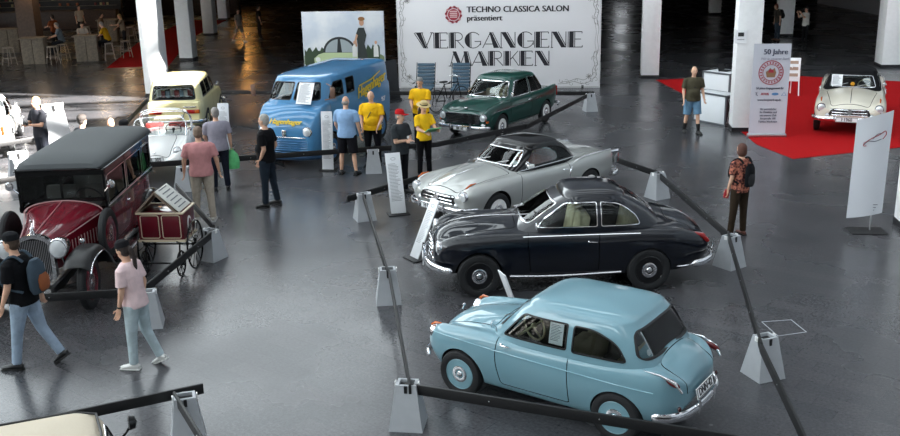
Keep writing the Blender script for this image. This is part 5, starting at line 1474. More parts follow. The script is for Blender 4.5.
# ------------------------------------------------ cream estate seen from behind
def estate():
    paint = mat('cream_paint', 'e8dca6', .35, coat=1)
    s = dict(x0=-1.98, x1=1.90,
             w=[(-1.98, .70), (-1.6, .745), (0, .76), (1.2, .75), (1.9, .68)],
             zb=[(-1.98, .32), (-1.4, .26), (1.2, .26), (1.9, .34)],
             zt=[(-1.98, .92), (-1.6, .94), (.6, .92), (1.1, .90), (1.6, .82), (1.9, .68)],
             zf=[(-1.98, .90), (-1.5, .92), (.6, .90), (1.2, .86), (1.9, .72)],
             fc=[(-1.98, .93), (1.9, .9)], vc=[(-1.98, .75), (1.9, .7)], front=(.2, .15, .4), rear=(.1, .06, .1), zmid=.5)
    cab = dict(lv=[(.82, 1.02, -1.96, .72), (.92, .86, -1.93, .71), (1.15, .62, -1.84, .67), (1.32, .44, -1.76, .62), (1.36, .38, -1.73, .605)], dome=.10, nf=5.5, nr=8, K=112)
    sd1 = round_poly([(.52, .95), (.26, 1.30), (-.20, 1.31), (-.20, .95)], .04)
    sd2 = round_poly([(-.27, .95), (-.27, 1.31), (-.85, 1.31), (-.85, .95)], .04)
    sd3 = round_poly([(-.92, .95), (-.92, 1.31), (-1.42, 1.30), (-1.50, .95)], .04)
    wsn = round_poly([(-.60, .97), (.60, .97), (.52, 1.30), (-.52, 1.30)], .05)
    rwn = round_poly([(-.58, .95), (.58, .95), (.52, 1.31), (-.52, 1.31)], .07)
    door = round_poly([(.60, .34), (.62, .7), (.60, 1.1), (-.23, 1.1), (-.23, .34)], .03)
    sp = dict(name='estate_car', label='cream yellow estate car seen from behind at the bright column', scale=(1.03, 1.03, 1.09), pose=(-7.62, 28.5, 94.0), paint=paint, body=s, cabin=cab,
              tub=(-1.75, .62, .595, .34), inside=mat('grey_trim', '3b3734', .9), sealw=.02,
              wheels=[(1.18, .76, .29, .34), (-1.18, .76, .29, .34)], tw=.14,
              windows=[(sd1, 'y', .3, 1.2, True), (sd2, 'y', .3, 1.2, True), (sd3, 'y', .3, 1.2, True), (wsn, 'x', .0, 1.4, False), (rwn, 'x', -2.4, -1.2, False)],
              panels=[('door', door, 'y', .62, 1.0), ('door', door, 'y', -1.0, -.62)])
    def ex(root, sp):
        for sd in (1, -1):
            o = MB().box((-1.985, sd*.50, .66), (.05, .34, .10), bev=.015).build('tail_lamp', [red_glass], root)
            MB().box((-2.0, sd*.60, .66), (.04, .12, .085), bev=.01).build('amber_lens', [amber_glass], o)
            head_lamp(root, 1.86, sd*.54, .66, .085)
            seat(root, .0, sd*.3, dark_inside, .5, z=.3, h=.52)
            mirror(root, (.55, sd*.72, .92), sd)
        seat(root, -.8, 0, dark_inside, 1.1, 'rear_seat', z=.3, h=.45)
        bumper(root, sym([(-2.10, 0, .42), (-2.09, .4, .42), (-2.02, .68, .42), (-1.8, .79, .42)]), .045, .5)
        bumper(root, sym([(2.0, 0, .42), (1.98, .4, .42), (1.90, .66, .42), (1.7, .78, .42)]), .045, .5)
        plate(root, frame((-2.01, 0, .54), (0, -1, 0), (-1, 0, .1)), 'HB·AE 63', .48, .11)
        MB().box((-2.0, -.42, .78), (.02, .34, .03), bev=.004).build('badge', [chrome], root)
        b = MB(); rnd = random.Random(2); cols = [mat('cargo_a', '8fa4b5', .7), mat('cargo_b', 'a23b3b', .7), mat('cargo_c', 'e3e3df', .7)]
        for k in range(9): b.box((-1.45+.1*rnd.random(), -.48+.12*k, 1.02+.05*rnd.random()), (.12, .09, .16), k % 3, rnd.random())
        b.build('window_stickers', cols, root)
    make_car(sp, ex)
estate()

# ------------------------------------------------ small white open two-seater
def small_open():
    paint = mat('white_car_paint', 'e9e9e7', .3, coat=1)
    s = dict(x0=-1.55, x1=1.45,
             w=[(-1.55, .42), (-1.2, .62), (-.6, .68), (.5, .68), (1.0, .69), (1.45, .58)],
             zb=[(-1.55, .34), (-1.1, .26), (1.0, .25), (1.45, .34)],
             zt=[(-1.55, .62), (-1.2, .80), (-.7, .86), (.3, .84), (.9, .76), (1.3, .62), (1.45, .52)],
             zf=[(-1.55, .60), (-1.2, .74), (-.6, .80), (.3, .79), (.9, .74), (1.3, .60), (1.45, .52)],
             zv=[(-1.55, .60), (-.6, .82), (.3, .80), (.8, .66), (1.2, .55), (1.45, .46)],
             fc=[(-1.55, .8), (.3, .86), (.9, .82), (1.45, .8)], vc=[(-1.55, .6), (.3, .68), (.9, .58), (1.45, .5)],
             front=(.35, .3, .5), rear=(.5, .4, .5), zmid=.5)
    sp = dict(name='roadster', label='small white open two-seater with chrome windscreen frame, behind the vintage car roof', scale=(1.05, 1.05, 1.05), pose=(-6.8, 22.95, 277), paint=paint, body=s, cabin=None,
              tub=(-.75, .25, .52, .30), inside=mat('dark_grey_trim', '26262a', .9),
              wheels=[(.95, .68, .25, .30), (-.95, .68, .25, .28)], tw=.12, rim=mat('white_rim', 'dedede', .4),
              panels=[('hood', round_poly([(.42, -.38), (1.36, -.30), (1.36, .30), (.42, .38)], .1), 'z', .48, 1.2),
                      ('door', round_poly([(.28, .34), (.28, 1.0), (-.42, 1.0), (-.42, .34)], .05), 'y', .56, 1.0)])
    def ex(root, sp):
        for sd in (1, -1):
            head_lamp(root, 1.22, sd*.46, .62, .08, tilt=.3)
            seat(root, -.25, sd*.26, mat('red_vinyl', '7c2a26', .5), .42, z=.25, h=.5)
            door_handle(root, (-.3, sd*.69, .70), sd, .1)
        f = MB(); P = catmull([(.40, .56, .80), (.30, .56, 1.06), (.24, .44, 1.18), (.20, 0, 1.20), (.24, -.44, 1.18), (.30, -.56, 1.06), (.40, -.56, .80)], 5)
        f.tube(P, .014, 8); f.tube(catmull([(.40, .56, .80), (.50, 0, .84), (.40, -.56, .80)], 6), .014, 8)
        f.tube([(.46, 0, .83), (.20, 0, 1.20)], .008, 6); f.build('windshield_frame', [chrome], root)
        g = MB(); n = len(P); q = [(p.x-.0, p.y*.98, p.z) for p in P]
        g.add(q+[(.48, 0, .83)], [(i, i+1, n) for i in range(n-1)]); g.add([(x-.006, y, z) for x, y, z in q]+[(.474, 0, .83)], [(i+1, i, n) for i in range(n-1)])
        g.build('windshield', [glass], root, smooth=False)
        h = MB()
        for k in range(3): h.tube(catmull([(-.55-.12*k, .56, .80), (-.35-.13*k, .50, 1.22-.05*k), (-.33-.13*k, 0, 1.30-.06*k), (-.35-.13*k, -.50, 1.22-.05*k), (-.55-.12*k, -.56, .80)], 6), .010, 6)
        for sd in (1, -1): h.tube([(.26, sd*.5, 1.15), (-.33, sd*.48, 1.20), (-.6, sd*.5, 1.10)], .010, 6)
        h.build('hood_bows', [chrome], root)
        b = MB(); b.box((0, 0, 0), (.24, .62, .10), 0, M=Matrix.Translation((-.86, 0, .98)), bev=.045)
        b.build('folded_top', [mat('tan_canvas', 'b8a88c', .9, bump=.4)], root)
        steering(root, .12, .26, .90, black, .17)
        bumper(root, sym([(1.55, 0, .40), (1.50, .35, .40), (1.32, .62, .40)]), .03, .5)
        plate(root, frame((1.53, -.05, .50), (0, 1, 0), (1, 0, .25)), 'DT·TL 305', .52, .11)
        trim_line(root, [(.9, .70, .50), (0, .695, .50), (-.9, .68, .50)], .007)
        MB().ball((1.36, 0, .62), (.03, .03, .02)).build('badge', [chrome], root)
        mirror(root, (.36, .60, .82), 1)
        # bulging rear wing of the car's own left side
    make_car(sp, ex)
small_open()

# ------------------------------------------------ white car cut by the left edge, beige car cut by the bottom edge
def edge_car(name, label, pose, paint, roofm, back=False):
    xe = -1.36 if back else -2.0
    s = dict(x0=xe, x1=2.0,
             w=[(-2.0, .66), (-1.6, .76), (0, .78), (1.4, .77), (2.0, .66)],
             zb=[(-2.0, .34), (-1.4, .26), (1.3, .26), (2.0, .36)],
             zt=[(-2.0, .80), (-1.7, .90), (-1.0, .95), (.6, .93), (1.2, .90), (1.7, .80), (2.0, .64)],
             zf=[(-2.0, .84), (-1.6, .90), (.6, .90), (1.4, .84), (2.0, .70)],
             fc=[(-2.0, .9), (2.0, .88)], vc=[(-2.0, .7), (2.0, .66)], front=(.25, .2, .4), rear=(.18, .12, .3), zmid=.5)
    cab = dict(lv=[(.84, .86, -1.35, .70), (.94, .70, -1.28, .69), (1.15, .46, -1.10, .64), (1.28, .30, -.96, .585), (1.32, .24, -.90, .56)], dome=.11, nf=5, nr=5)
    if back: cab = dict(lv=[(.84, .86, -1.36, .70), (.94, .70, -1.34, .69), (1.15, .46, -1.28, .64), (1.28, .30, -1.22, .585), (1.32, .24, -1.19, .56)], dome=.09, nf=5, nr=8)
    sd1 = round_poly([(.42, .95), (.12, 1.27), (-.30, 1.28), (-.30, .95)], .04)
    sd2 = round_poly([(-.37, .95), (-.37, 1.28), (-.75, 1.27), (-1.05, .95)], .05)
    wsn = round_poly([(-.56, .97), (.56, .97), (.48, 1.27), (-.48, 1.27)], .06)
    rwn = round_poly([(-.50, .99), (.50, .99), (.43, 1.26), (-.43, 1.26)], .07)
    sp = dict(name=name, label=label, pose=pose, paint=paint, roof_paint=roofm, body=s, cabin=cab, tub=(-1.0, .5, .6, .32), sealw=.014, seal=chrome,
              wheels=[(1.25, .78, .31, .36), (-.95 if back else -1.2, .78, .31, .35)], tw=.15, rim=white_paint,
              windows=[(sd1, 'y', .3, 1.1, True), (sd2, 'y', .3, 1.1, True), (wsn, 'x', 0, 1.3, False), (rwn, 'x', -1.7, -.8 if back else -.5, False)],
              panels=[('door', round_poly([(.55, .34), (.55, 1.1), (-.34, 1.1), (-.34, .34)], .04), 'y', .62, 1.0), ('door', round_poly([(.55, .34), (.55, 1.1), (-.34, 1.1), (-.34, .34)], .04), 'y', -1.0, -.62)])
    def ex(root, sp):
        for sd in (1, -1):
            MB().box((xe+.04, sd*.62, .72), (.08, .08, .24), bev=.025).build('tail_lamp', [mat('orange_lamp', 'd1381a', .25, coat=1)], root)
            head_lamp(root, 1.97, sd*.56, .66, .085)
            seat(root, .0, sd*.3, mat('beige_seat', '9b8f78', .9), .5, z=.3, h=.5)
            mirror(root, (.45, sd*.72, .93), sd)
        seat(root, -.8, 0, mat('beige_seat', '9b8f78', .9), 1.1, 'rear_seat', z=.3, h=.4)
        bumper(root, sym([(xe-.12, 0, .42), (xe-.1, .4, .42), (xe-.02, .68, .42), (xe+.2, .81, .42)]), .045, .5)
        bumper(root, sym([(2.12, 0, .42), (2.1, .4, .42), (2.0, .66, .42), (1.8, .80, .42)]), .045, .5)
        trim_line(root, [(1.6, side_y(s, 1.6, .70), .70), (0, side_y(s, 0, .70), .70), (xe+.2, side_y(s, xe+.2, .70), .70)], .008)
        if name == 'cream_top_car':
            m = MB()
            m.tube(sym([(-1.20, 0, 1.375), (-1.18, .40, 1.36), (-1.0, .52, 1.355), (.0, .54, 1.36)]), .012, 8)
            m.build('roof_rail', [black], root)
            l = MB(); l.tube(catmull([(-1.34, -.50, 1.0), (-1.44, -.50, 1.12), (-1.46, -.48, 1.16)], 4), .012, 8); l.lathe([(.0001, -.05), (.06, -.03), (.07, .02), (.05, .03), (.0001, .03)], 16, 0, Matrix.Translation((-1.46, -.48, 1.18)) @ Matrix.Rotation(PI/2, 4, 'Y')); l.build('spot_lamp', [gloss_black], root)
    make_car(sp, ex)
edge_car('saloon_car', 'bright white car with orange tail lamp, cut by the left picture edge', (-12.4, 25.9, 108), mat('white_car_paint', 'e9e9e7', .3, coat=1), mat('white_car_paint', 'e9e9e7'))
edge_car('cream_top_car', 'beige car of which only the roof shows at the bottom left edge', (-4.04, 6.82, 202), mat('beige_paint', 'cfc4b2', .4, coat=.6), mat('beige_canvas', 'c4b8a4', .7, bump=.1), True)

# ------------------------------------------------ maroon vintage saloon
def vintage():
    mar = mat('maroon_paint', '6a0f20', .25, coat=1); fab = mat('grey_roof_fabric', '3d4143', .75, bump=.15); bk = gloss_black
    root = empty('vintage_car', (-6.15, 15.58, 0), math.radians(272), 'maroon vintage car with grey fabric roof and big round headlamps, at left', 'car')
    root.scale = (1, .94, 1.02)
    # hood: tapered loft from radiator to scuttle
    def sect(x, w, zb, zs, zt, n=9):
        P = [(w*.98, zb), (w, (zb+zs)/2), (w*.97, zs)]+[(w*.97*math.cos(a), zs+(zt-zs)*math.sin(a)) for a in [PI/2*k/n for k in range(1, n)]]+[(0, zt)]
        return [(x, y, z) for y, z in P]+[(x, -y, z) for y, z in P[::-1][1:]]
    def loft(secs, m, name, mats=None):
        n = len(secs[0]); vs = [p for s_ in secs for p in s_]; fs = []
        for i in range(len(secs)-1):
            for k in range(n-1): a = i*n+k; fs.append((a, a+1, a+n+1, a+n))
            fs.append((i*n+n-1, i*n, (i+1)*n, (i+1)*n+n-1))
        fs.append(tuple(range(n))[::-1]); fs.append(tuple((len(secs)-1)*n+k for k in range(n)))
        me = bpy.data.meshes.new(name); me.from_pydata(vs, [], fs)
        bm = bmesh.new(); bm.from_mesh(me); bmesh.ops.recalc_face_normals(bm, faces=bm.faces[:]); bm.to_mesh(me); bm.free()
        for q in (mats or [m]): me.materials.append(q)
        return finish(me, ang=28)
    hood = [sect(1.95, .27, .62, .98, 1.14), sect(1.6, .36, .58, 1.0, 1.17), sect(1.2, .46, .55, 1.04, 1.22), sect(.86, .57, .52, 1.08, 1.28), sect(.62, .66, .50, 1.12, 1.31)]
    link('hood', loft(hood, mar, 'hood'), root)
    body = [sect(.62, .66, .50, 1.12, 1.31), sect(.58, .70, .48, 1.12, 1.20), sect(.2, .74, .48, 1.14, 1.18), sect(-1.0, .76, .48, 1.14, 1.18), sect(-1.8, .74, .50, 1.14, 1.18), sect(-2.25, .66, .56, 1.10, 1.14), sect(-2.36, .58, .64, 1.04, 1.08)]
    bme = loft(body, mar, 'body', [mar, dark_inside])
    bme = boo(bme, MB().prism(round_poly([(-2.1, -.64), (.48, -.64), (.48, .64), (-2.1, .64)], .1), 'z', .62, 2, 0).mesh([dark_inside]), 'DIFFERENCE')
    for i, (xa, xb) in enumerate(((.46, -.52), (-.58, -1.50))):
        pl = round_poly([(xa, .53), (xa, 1.2), (xb, 1.2), (xb, .53)], .03)
        for lo, hi in ((.60, 1.0), (-1.0, -.60)):
            a = boo(bme, MB().prism(offset_poly(pl, -.006), 'y', lo, hi).mesh([mar]), 'INTERSECT'); bme = boo(bme, MB().prism(offset_poly(pl, .004), 'y', lo, hi).mesh([dark_inside]), 'DIFFERENCE')
            link('door', a, root)
    link('body', bme, root)
    # hood lines and trim
    t = MB()
    for sd in (1, -1):
        t.tube([(1.94, sd*.275, .99), (1.2, sd*.465, 1.05), (.64, sd*.66, 1.13)], .008, 6)
        for k in range(9): t.box((1.5-.08*k, sd*(.405+.0215*k), .82), (.012, .012, .22), 0)
    t.tube([(1.95, 0, 1.15), (.66, 0, 1.315)], .007, 6)
    P = [(0, math.cos(a)*.66, 1.12+math.sin(a)*.19) for a in [PI*k/20 for k in range(21)]]
    t.tube([(.66, y, z+.006) for _, y, z in P], .011, 6); t.build('hood_trim', [mat('rose_line', 'b48a8a', .4)], root)
    # radiator shell and core
    r = MB(); A = round_poly([(-.30, .50), (.30, .50), (.30, 1.02), (.20, 1.13), (0, 1.18), (-.20, 1.13), (-.30, 1.02)], .05)
    r.ribbon(A, offset_poly(A, -.055), 'x', 1.93, 2.03, 0); r.prism(offset_poly(A, -.05), 'x', 1.94, 1.985, 1)
    for k in range(18): r.box((1.99, -.23+.027*k, .80), (.008, .007, .56), 2)
    r.tube([(1.98, 0, 1.17), (1.98, 0, 1.22)], .035, 12, 0); r.ball((1.98, 0, 1.25), (.045, .03, .035), 0)
    r.build('radiator', [chrome, black, steel], root)
    m = MB(); m.tube(catmull([(1.98, 0, 1.26), (1.94, .0, 1.34), (2.02, 0, 1.38)], 4), [.012, .012, .012, .012, .018, .018, .018, .018, .008], 8); m.build('mascot', [chrome], root)
    for sd in (1, -1):
        head_lamp(root, 2.10, sd*.40, .98, .125, deep=.15)
        MB().tube([(2.02, sd*.40, .88), (1.96, sd*.42, .72)], .018, 8).build('lamp_stalk', [chrome], root)
        # front wing: curved sheet with thickness
        prof = [(2.33, .77), (2.27, .84), (2.17, .89), (2.02, .925), (1.85, .93), (1.62, .90), (1.42, .76), (1.25, .58), (1.10, .46), (.9, .40)]
        C3 = catmull([(a, 0, b) for a, b in prof], 5); n = len(C3); wv = []; mW = 14
        for i, p in enumerate(C3):
            y0, y1 = (.50, .94)
            for k in range(mW+1):
                u = k/mW; y = y0+(y1-y0)*u; crown = -.10*(2*u-1)**4-.0
                wv.append((p.x+ (-.0), sd*y, p.z+crown))
        fs = [];  nv = len(wv)
        for i in range(n-1):
            for k in range(mW): a = i*(mW+1)+k; fs.append((a, a+1, a+mW+2, a+mW+1))
        wv2 = wv+[(x, y, z-.012) for x, y, z in wv]; fs2 = fs+[tuple(nv+q for q in f[::-1]) for f in fs]
        w = MB(); w.add(wv2, fs2 if sd < 0 else [f[::-1] for f in fs2], 0)
        w.tube([(p.x, sd*.945, p.z-.105) for p in C3], .012, 6, 1)
        wing = w.build('front_wing', [mat('wing_black', '0a0a0c', .42), chrome], root, ang=60)
        MB().lathe([(.0001, -.05), (.035, -.02), (.04, .02), (.03, .03), (.0001, .035)], 14, 0, Matrix.Translation((1.9, sd*.72, 1.03)) @ Matrix.Rotation(PI/2, 4, 'Y')).tube([(1.88, sd*.72, .93), (1.88, sd*.72, 1.0)], .01, 6).build('wing_lamp', [chrome], wing)
        # rear wing
        prof = [(-.86, .40), (-.98, .62), (-1.2, .84), (-1.55, .92), (-1.9, .84), (-2.15, .62), (-2.25, .45)]
        C3 = catmull([(a, 0, b) for a, b in prof], 5); n = len(C3); wv = []
        for p in C3:
            for k in range(mW+1): u = k/mW; wv.append((p.x, sd*(.62+.32*u), p.z-.10*max(0, 2*u-1)**3))
        fs = []; nv = len(wv)
        for i in range(n-1):
            for k in range(mW): a = i*(mW+1)+k; fs.append((a, a+1, a+mW+2, a+mW+1))
        wv2 = wv+[(x, y, z-.012) for x, y, z in wv]; fs2 = fs+[tuple(nv+q for q in f[::-1]) for f in fs]
        w = MB(); w.add(wv2, fs2 if sd < 0 else [f[::-1] for f in fs2], 0); w.build('rear_wing', [bk], root)
        MB().box((-.0, sd*.85, .40), (1.95, .26, .03), 0, bev=.01).build('running_board', [bk], root)
        g = MB()
        for k in (-.11, .11): g.box((0, sd*(.85+k), .418), (1.9, .012, .006), 0)
        g.build('running_board_trim', [steel], root)
        # wheels: spoked artillery look
        for x in (1.92, -1.55):
            make_wheel(root, x, sd*.74, .40, .13, 'mid', mar, sd)
        sw = make_wheel(root, .95, sd*.80, .38, .12, 'mid', mar, sd); sw.location.z = .86
        # cowl side lamp / mirror
        MB().lathe([(.0001, -.08), (.05, -.05), (.07, 0), (.06, .02), (.0001, .03)], 18, 0, Matrix.Translation((.66, sd*.84, 1.56)) @ Matrix.Rotation(PI/2, 4, 'Y')).tube([(.64, sd*.82, 1.54), (.62, sd*.72, 1.44)], .012, 6).build('cowl_lamp', [chrome], root)
        door_handle(root, (-.38, sd*.765, 1.05), sd, .12)
    # pillars and window frames
    p = MB()
    for sd in (1, -1):
        for x0, x1 in ((.60, .56), (-.50, -.50), (-1.50, -1.50), (-2.12, -2.06)):
            p.box((0, 0, 0), (.06, .04, .66), 0, M=Matrix.Translation(((x0+x1)/2, sd*.715, 1.45)) @ Matrix.Rotation(0, 4, 'Y'))
        p.box((-.76, sd*.715, 1.75), (2.76, .04, .12)); p.box((-.76, sd*.72, 1.165), (2.76, .05, .06))
    p.box((-2.10, 0, 1.75), (.05, 1.4, .12)); p.box((-2.12, 0, 1.28), (.05, 1.4, .22))
    p.box((.60, 0, 1.755), (.05, 1.4, .10)); p.box((.64, 0, 1.32), (.05, 1.40, .05)); p.box((.62, 0, 1.53), (.03, .03, .40))
    p.build('window_pillars', [bk], root)
    tr = MB()
    for sd in (1, -1):
        for xa, xb in ((.54, -.46), (-.54, -1.46), (-1.54, -2.04)):
            A = round_poly([(xa, 1.21), (xa, 1.68), (xb, 1.68), (xb, 1.21)], .04); tr.ribbon(A, offset_poly(A, -.016), 'y', sd*.738-.005, sd*.738+.005)
        tr.tube([(.6, sd*.745, 1.20), (-2.1, sd*.745, 1.20)], .010, 6)
    tr.build('window_frame', [chrome], root)
    for sd in (1, -1): MB().box((-.76, sd*.715, 1.44), (2.68, .008, .46)).build('side_window', [glass], root)
    MB().box((.62, 0, 1.53), (.008, 1.36, .40)).build('windshield', [glass], root)
    MB().box((-2.10, 0, 1.53), (.008, 1.2, .32)).build('rear_window', [glass], root)
    # fabric roof with front visor
    R_ = []
    for x, w_, z0, zt in ((.66, .66, 1.80, 1.83), (.61, .70, 1.81, 1.89), (.45, .735, 1.81, 1.945), (0, .76, 1.80, 1.97), (-1.2, .76, 1.80, 1.98), (-2.1, .745, 1.80, 1.96), (-2.36, .72, 1.78, 1.92), (-2.46, .64, 1.74, 1.84)):
        ring = [(x, w_, z0), (x, w_, z0+.03)]+[(x, w_*math.cos(a)**.6, z0+.03+(zt-z0-.03)*math.sin(a)**.9) for a in [PI/2*k/9 for k in range(1, 9)]]+[(x, 0, zt)]
        R_.append(ring+[(a, -b, c) for a, b, c in ring[::-1][1:]])
    link('roof', loft(R_, fab, 'roof'), root)
    b = MB(); b.tube([(.64, .69, 1.805), (.67, .35, 1.81), (.68, 0, 1.81), (.67, -.35, 1.81), (.64, -.69, 1.805)], .018, 8)
    for sd in (1, -1): b.tube([(.70, sd*.72, 1.79), (.5, sd*.752, 1.80), (-1.2, sd*.768, 1.805), (-2.4, sd*.72, 1.785)], .012, 8)
    b.build('roof_edge_trim', [bk], root)
    for x, nm in ((.0, 'seat'), (-1.3, 'rear_seat')):
        for y in ((.34, -.34) if nm == 'seat' else (0,)): seat(root, x, y, mat('grey_cloth', '5b5653', .9), .56 if y else 1.2, nm, z=.6, h=.55)
    steering(root, .38, .36, 1.28, black, .22)
    # chassis front: axle, springs, crossbar
    c = MB(); c.tube([(1.92, -.70, .38), (1.92, -.3, .34), (1.92, .3, .34), (1.92, .70, .38)], .03, 10)
    for sd in (1, -1):
        c.tube(catmull([(2.42, sd*.36, .48), (2.1, sd*.36, .40), (1.9, sd*.36, .38), (1.6, sd*.36, .46)], 5), .028, 8); c.box((.2, sd*.36, .46), (4.4, .06, .10))
    c.tube([(-1.55, -.7, .40), (-1.55, .7, .40)], .035, 10)
    c.build('chassis', [mat('chassis_black', '121214', .5)], root)
    h = MB()
    for sd in (1, -1): h.lathe([(.0001, -.05), (.045, -.02), (.055, .03), (.0001, .035)], 14, 0, Matrix.Translation((2.36, sd*.30, .62)) @ Matrix.Rotation(PI/2, 4, 'Y'))
    h.tube([(2.36, -.30, .60), (2.30, 0, .56), (2.36, .30, .60)], .012, 6); h.build('horn', [chrome], root)
    plate(root, frame((2.44, 0, .50), (0, 1, 0), (1, 0, 0)), 'HL·1928', .5, .12)
vintage()
# ---------------------------------------------------------------- people
def remesh(mb, vox, mats, smooth=4):
    me = mb.mesh(mats, smooth=True)
    o = bpy.data.objects.new('r', me); C.objects.link(o)
    m = o.modifiers.new('r', 'REMESH'); m.mode = 'VOXEL'; m.voxel_size = vox; m.use_smooth_shade = True
    s = o.modifiers.new('s', 'SMOOTH'); s.factor = .5; s.iterations = smooth
    dg = bpy.context.evaluated_depsgraph_get(); dg.update()
    out = bpy.data.meshes.new_from_object(o.evaluated_get(dg)); bpy.data.objects.remove(o)
    out.polygons.foreach_set('use_smooth', [True]*len(out.polygons))
    return out

def ell_tube(mb, pts, rw, rd, side, n=16, mi=0):
    """tube with elliptic rings: rw along 'side', rd across"""
    P = [Vector(p) for p in pts]; N = len(P); vs = []
    for i, p in enumerate(P):
        t = (P[min(i+1, N-1)]-P[max(i-1, 0)]).normalized(); a = Vector(side); a = (a-t*a.dot(t)).normalized(); b = t.cross(a)
        for k in range(n):
            q = 2*PI*k/n; vs.append(p+a*math.cos(q)*rw[i]+b*math.sin(q)*rd[i])
    fs = [(i*n+k, i*n+(k+1) % n, (i+1)*n+(k+1) % n, (i+1)*n+k) for i in range(N-1) for k in range(n)]
    fs += [tuple(range(n))[::-1], tuple((N-1)*n+k for k in range(n))]
    mb.add(vs, fs, mi)

def cyl_joint(mb, a, b, ra, rb, n=12):
    a = Vector(a); b = Vector(b)
    mb.tube([a, a.lerp(b, .5), b], [ra, (ra+rb)/2, rb], n); mb.ball(a, ra*.98, n=12); mb.ball(b, rb*.98, n=12)

def hair_material(name, col): return mat('hair_'+name, col, .6, noise=.3, nscale=60, bump=.8, bscale=90)

def person(pt, face, lab, h=1.75, shirt='777777', shirt2=None, legs_col='33363c', shoe='1a1a1c', hair=('grey', '9a9590'), hairstyle='short', sleeves='short', shorts=False,
           lean=0., LA=(0., .12, .25, 0.), RA=(0., .12, .25, 0.), LL=(0., 0., .04), RL=(0., 0., .04), head=(0., 0.), build=1.0, skin_m=None, hat=None, bag=None, vox=.013,
           female=False, hold=None, extra=None, long_hem=0., skirt=False, seated=None, nm='person'):
    build *= 1.07; s = h/1.75; sk = skin_m or skin
    P0 = Vector((pt[0], pt[1], 0))
    # skeleton in local space, facing +x, left = +y
    def down(pitch, abd, sd):
        v = Vector((math.sin(pitch), 0, -math.cos(pitch))); return Matrix.Rotation(sd*abd, 3, 'X') @ v
    pel = Vector((0, 0, .93)); up = Matrix.Rotation(lean, 3, 'Y')
    T = lambda x, y, z: pel+up @ Vector((x, y, z-.93))
    hips = {}; knees = {}; ank = {}; toes = {}
    for sd, L in ((1, LL), (-1, RL)):
        hp = pel+Vector((0, sd*.092*build**.5, -.03)); d = down(L[0], L[2], sd); kn = hp+d*.42
        d2 = down(L[0]-L[1], L[2], sd); an = kn+d2*.405
        hips[sd], knees[sd], ank[sd] = hp, kn, an
        toes[sd] = L[3] if len(L) > 3 else 0.
    dz = min(ank[1].z, ank[-1].z)-.085
    if seated is not None: dz = pel.z-seated
    off = Vector((0, 0, -dz))
    pel = pel+off
    for dct in (hips, knees, ank):
        for k in dct: dct[k] = dct[k]+off
    sh = {sd: T(0, sd*.185*(.92 if female else 1)*build**.5, 1.415) for sd in (1, -1)}
    el = {}; ha = {}; hd = {}
    for sd, A in ((1, LA), (-1, RA)):
        d = up @ down(A[0], A[1], sd); e = sh[sd]+d*.285; d2 = up @ (Matrix.Rotation(-sd*A[3], 3, 'Z') @ down(A[0]+A[2], A[1]*.4, sd)); w = e+d2*.25
        el[sd], ha[sd], hd[sd] = e, w, d2
    neck = T(0.0, 0, 1.46); hc = T(.025, 0, 1.63)
    Hm = Matrix.Translation(hc) @ (up.to_4x4() if True else Matrix()) @ Matrix.Rotation(head[0], 4, 'Z') @ Matrix.Rotation(head[1], 4, 'Y')
    root = empty(nm, (P0.x, P0.y, 0), face, lab, 'person'); root.scale = (s, s, s)
    b = build
    # ---- body
    mb = MB()
    mb.ball((0, 0, .015), (.092, .074, .108), M=Hm, n=20); mb.ball((.022, 0, -.055), (.068, .054, .068), M=Hm, n=16)
    mb.tube([Hm @ Vector((.088, 0, .015)), Hm @ Vector((.104, 0, -.018)), Hm @ Vector((.086, 0, -.03))], [.008, .015, .012], 8)
    for sd in (1, -1): mb.ball((-.005, sd*.077, -.005), (.022, .010, .032), M=Hm, n=10)
    mb.tube([neck, neck.lerp(hc, .6)], [.058, .052], 14)
    fw = .93 if female else 1.0
    lv = [(.86, .150, .115), (.93, .160, .120), (1.02, .140*fw, .110), (1.10, .130*fw, .105), (1.20, .145*fw, .115), (1.30, .160*fw, .118), (1.39, .165*fw, .105), (1.43, .10, .075), (1.47, .056, .056)]
    ell_tube(mb, [T(0, 0, z) for z, _, _ in lv], [w*b for _, w, _ in lv], [d*b for _, _, d in lv], (0, 1, 0))
    for sd in (1, -1):
        cyl_joint(mb, hips[sd], knees[sd], .082*b, .052); cyl_joint(mb, knees[sd], knees[sd].lerp(ank[sd], .35)+Vector((-.012, 0, 0)), .050, .054); cyl_joint(mb, knees[sd].lerp(ank[sd], .35)+Vector((-.012, 0, 0)), ank[sd], .053, .034)
        cyl_joint(mb, T(0, sd*.12, 1.40), sh[sd]-Vector((0, sd*.012, .012)), .046, .040); cyl_joint(mb, sh[sd]-Vector((0, sd*.008, .012)), el[sd], .042*b**.5, .040*b**.4); cyl_joint(mb, el[sd], ha[sd], .041*b**.4, .026)
    body = remesh(mb, vox, [sk])
    hm = MB()
    for sd in (1, -1):
        d = hd[sd].normalized(); side = Vector((1, 0, 0)) if abs(d.x) < .8 else Vector((0, 0, 1)); side = (side-d*side.dot(d)).normalized(); nrm = d.cross(side)*sd
        c = ha[sd]+d*.045
        ell_tube(hm, [ha[sd]-d*.01, ha[sd]+d*.02, c+d*.015, c+d*.04], [.022, .036, .040, .036], [.017, .017, .015, .011], side, 10)
        for k, (o_, L_) in enumerate(((.030, .062), (.010, .072), (-.010, .067), (-.029, .052))):
            p = c+d*.038+side*o_; curl = nrm*(-.018)
            hm.tube([p, p+d*L_*.45+curl*.5, p+d*L_*.8+curl*1.4, p+d*L_*.92+curl*2.2], [.0095, .009, .008, .006], 7)
        p = c-d*.01+side*.036
        hm.tube([p, p+side*.022+d*.02-nrm*.008, p+side*.026+d*.046-nrm*.016], [.011, .010, .007], 7)
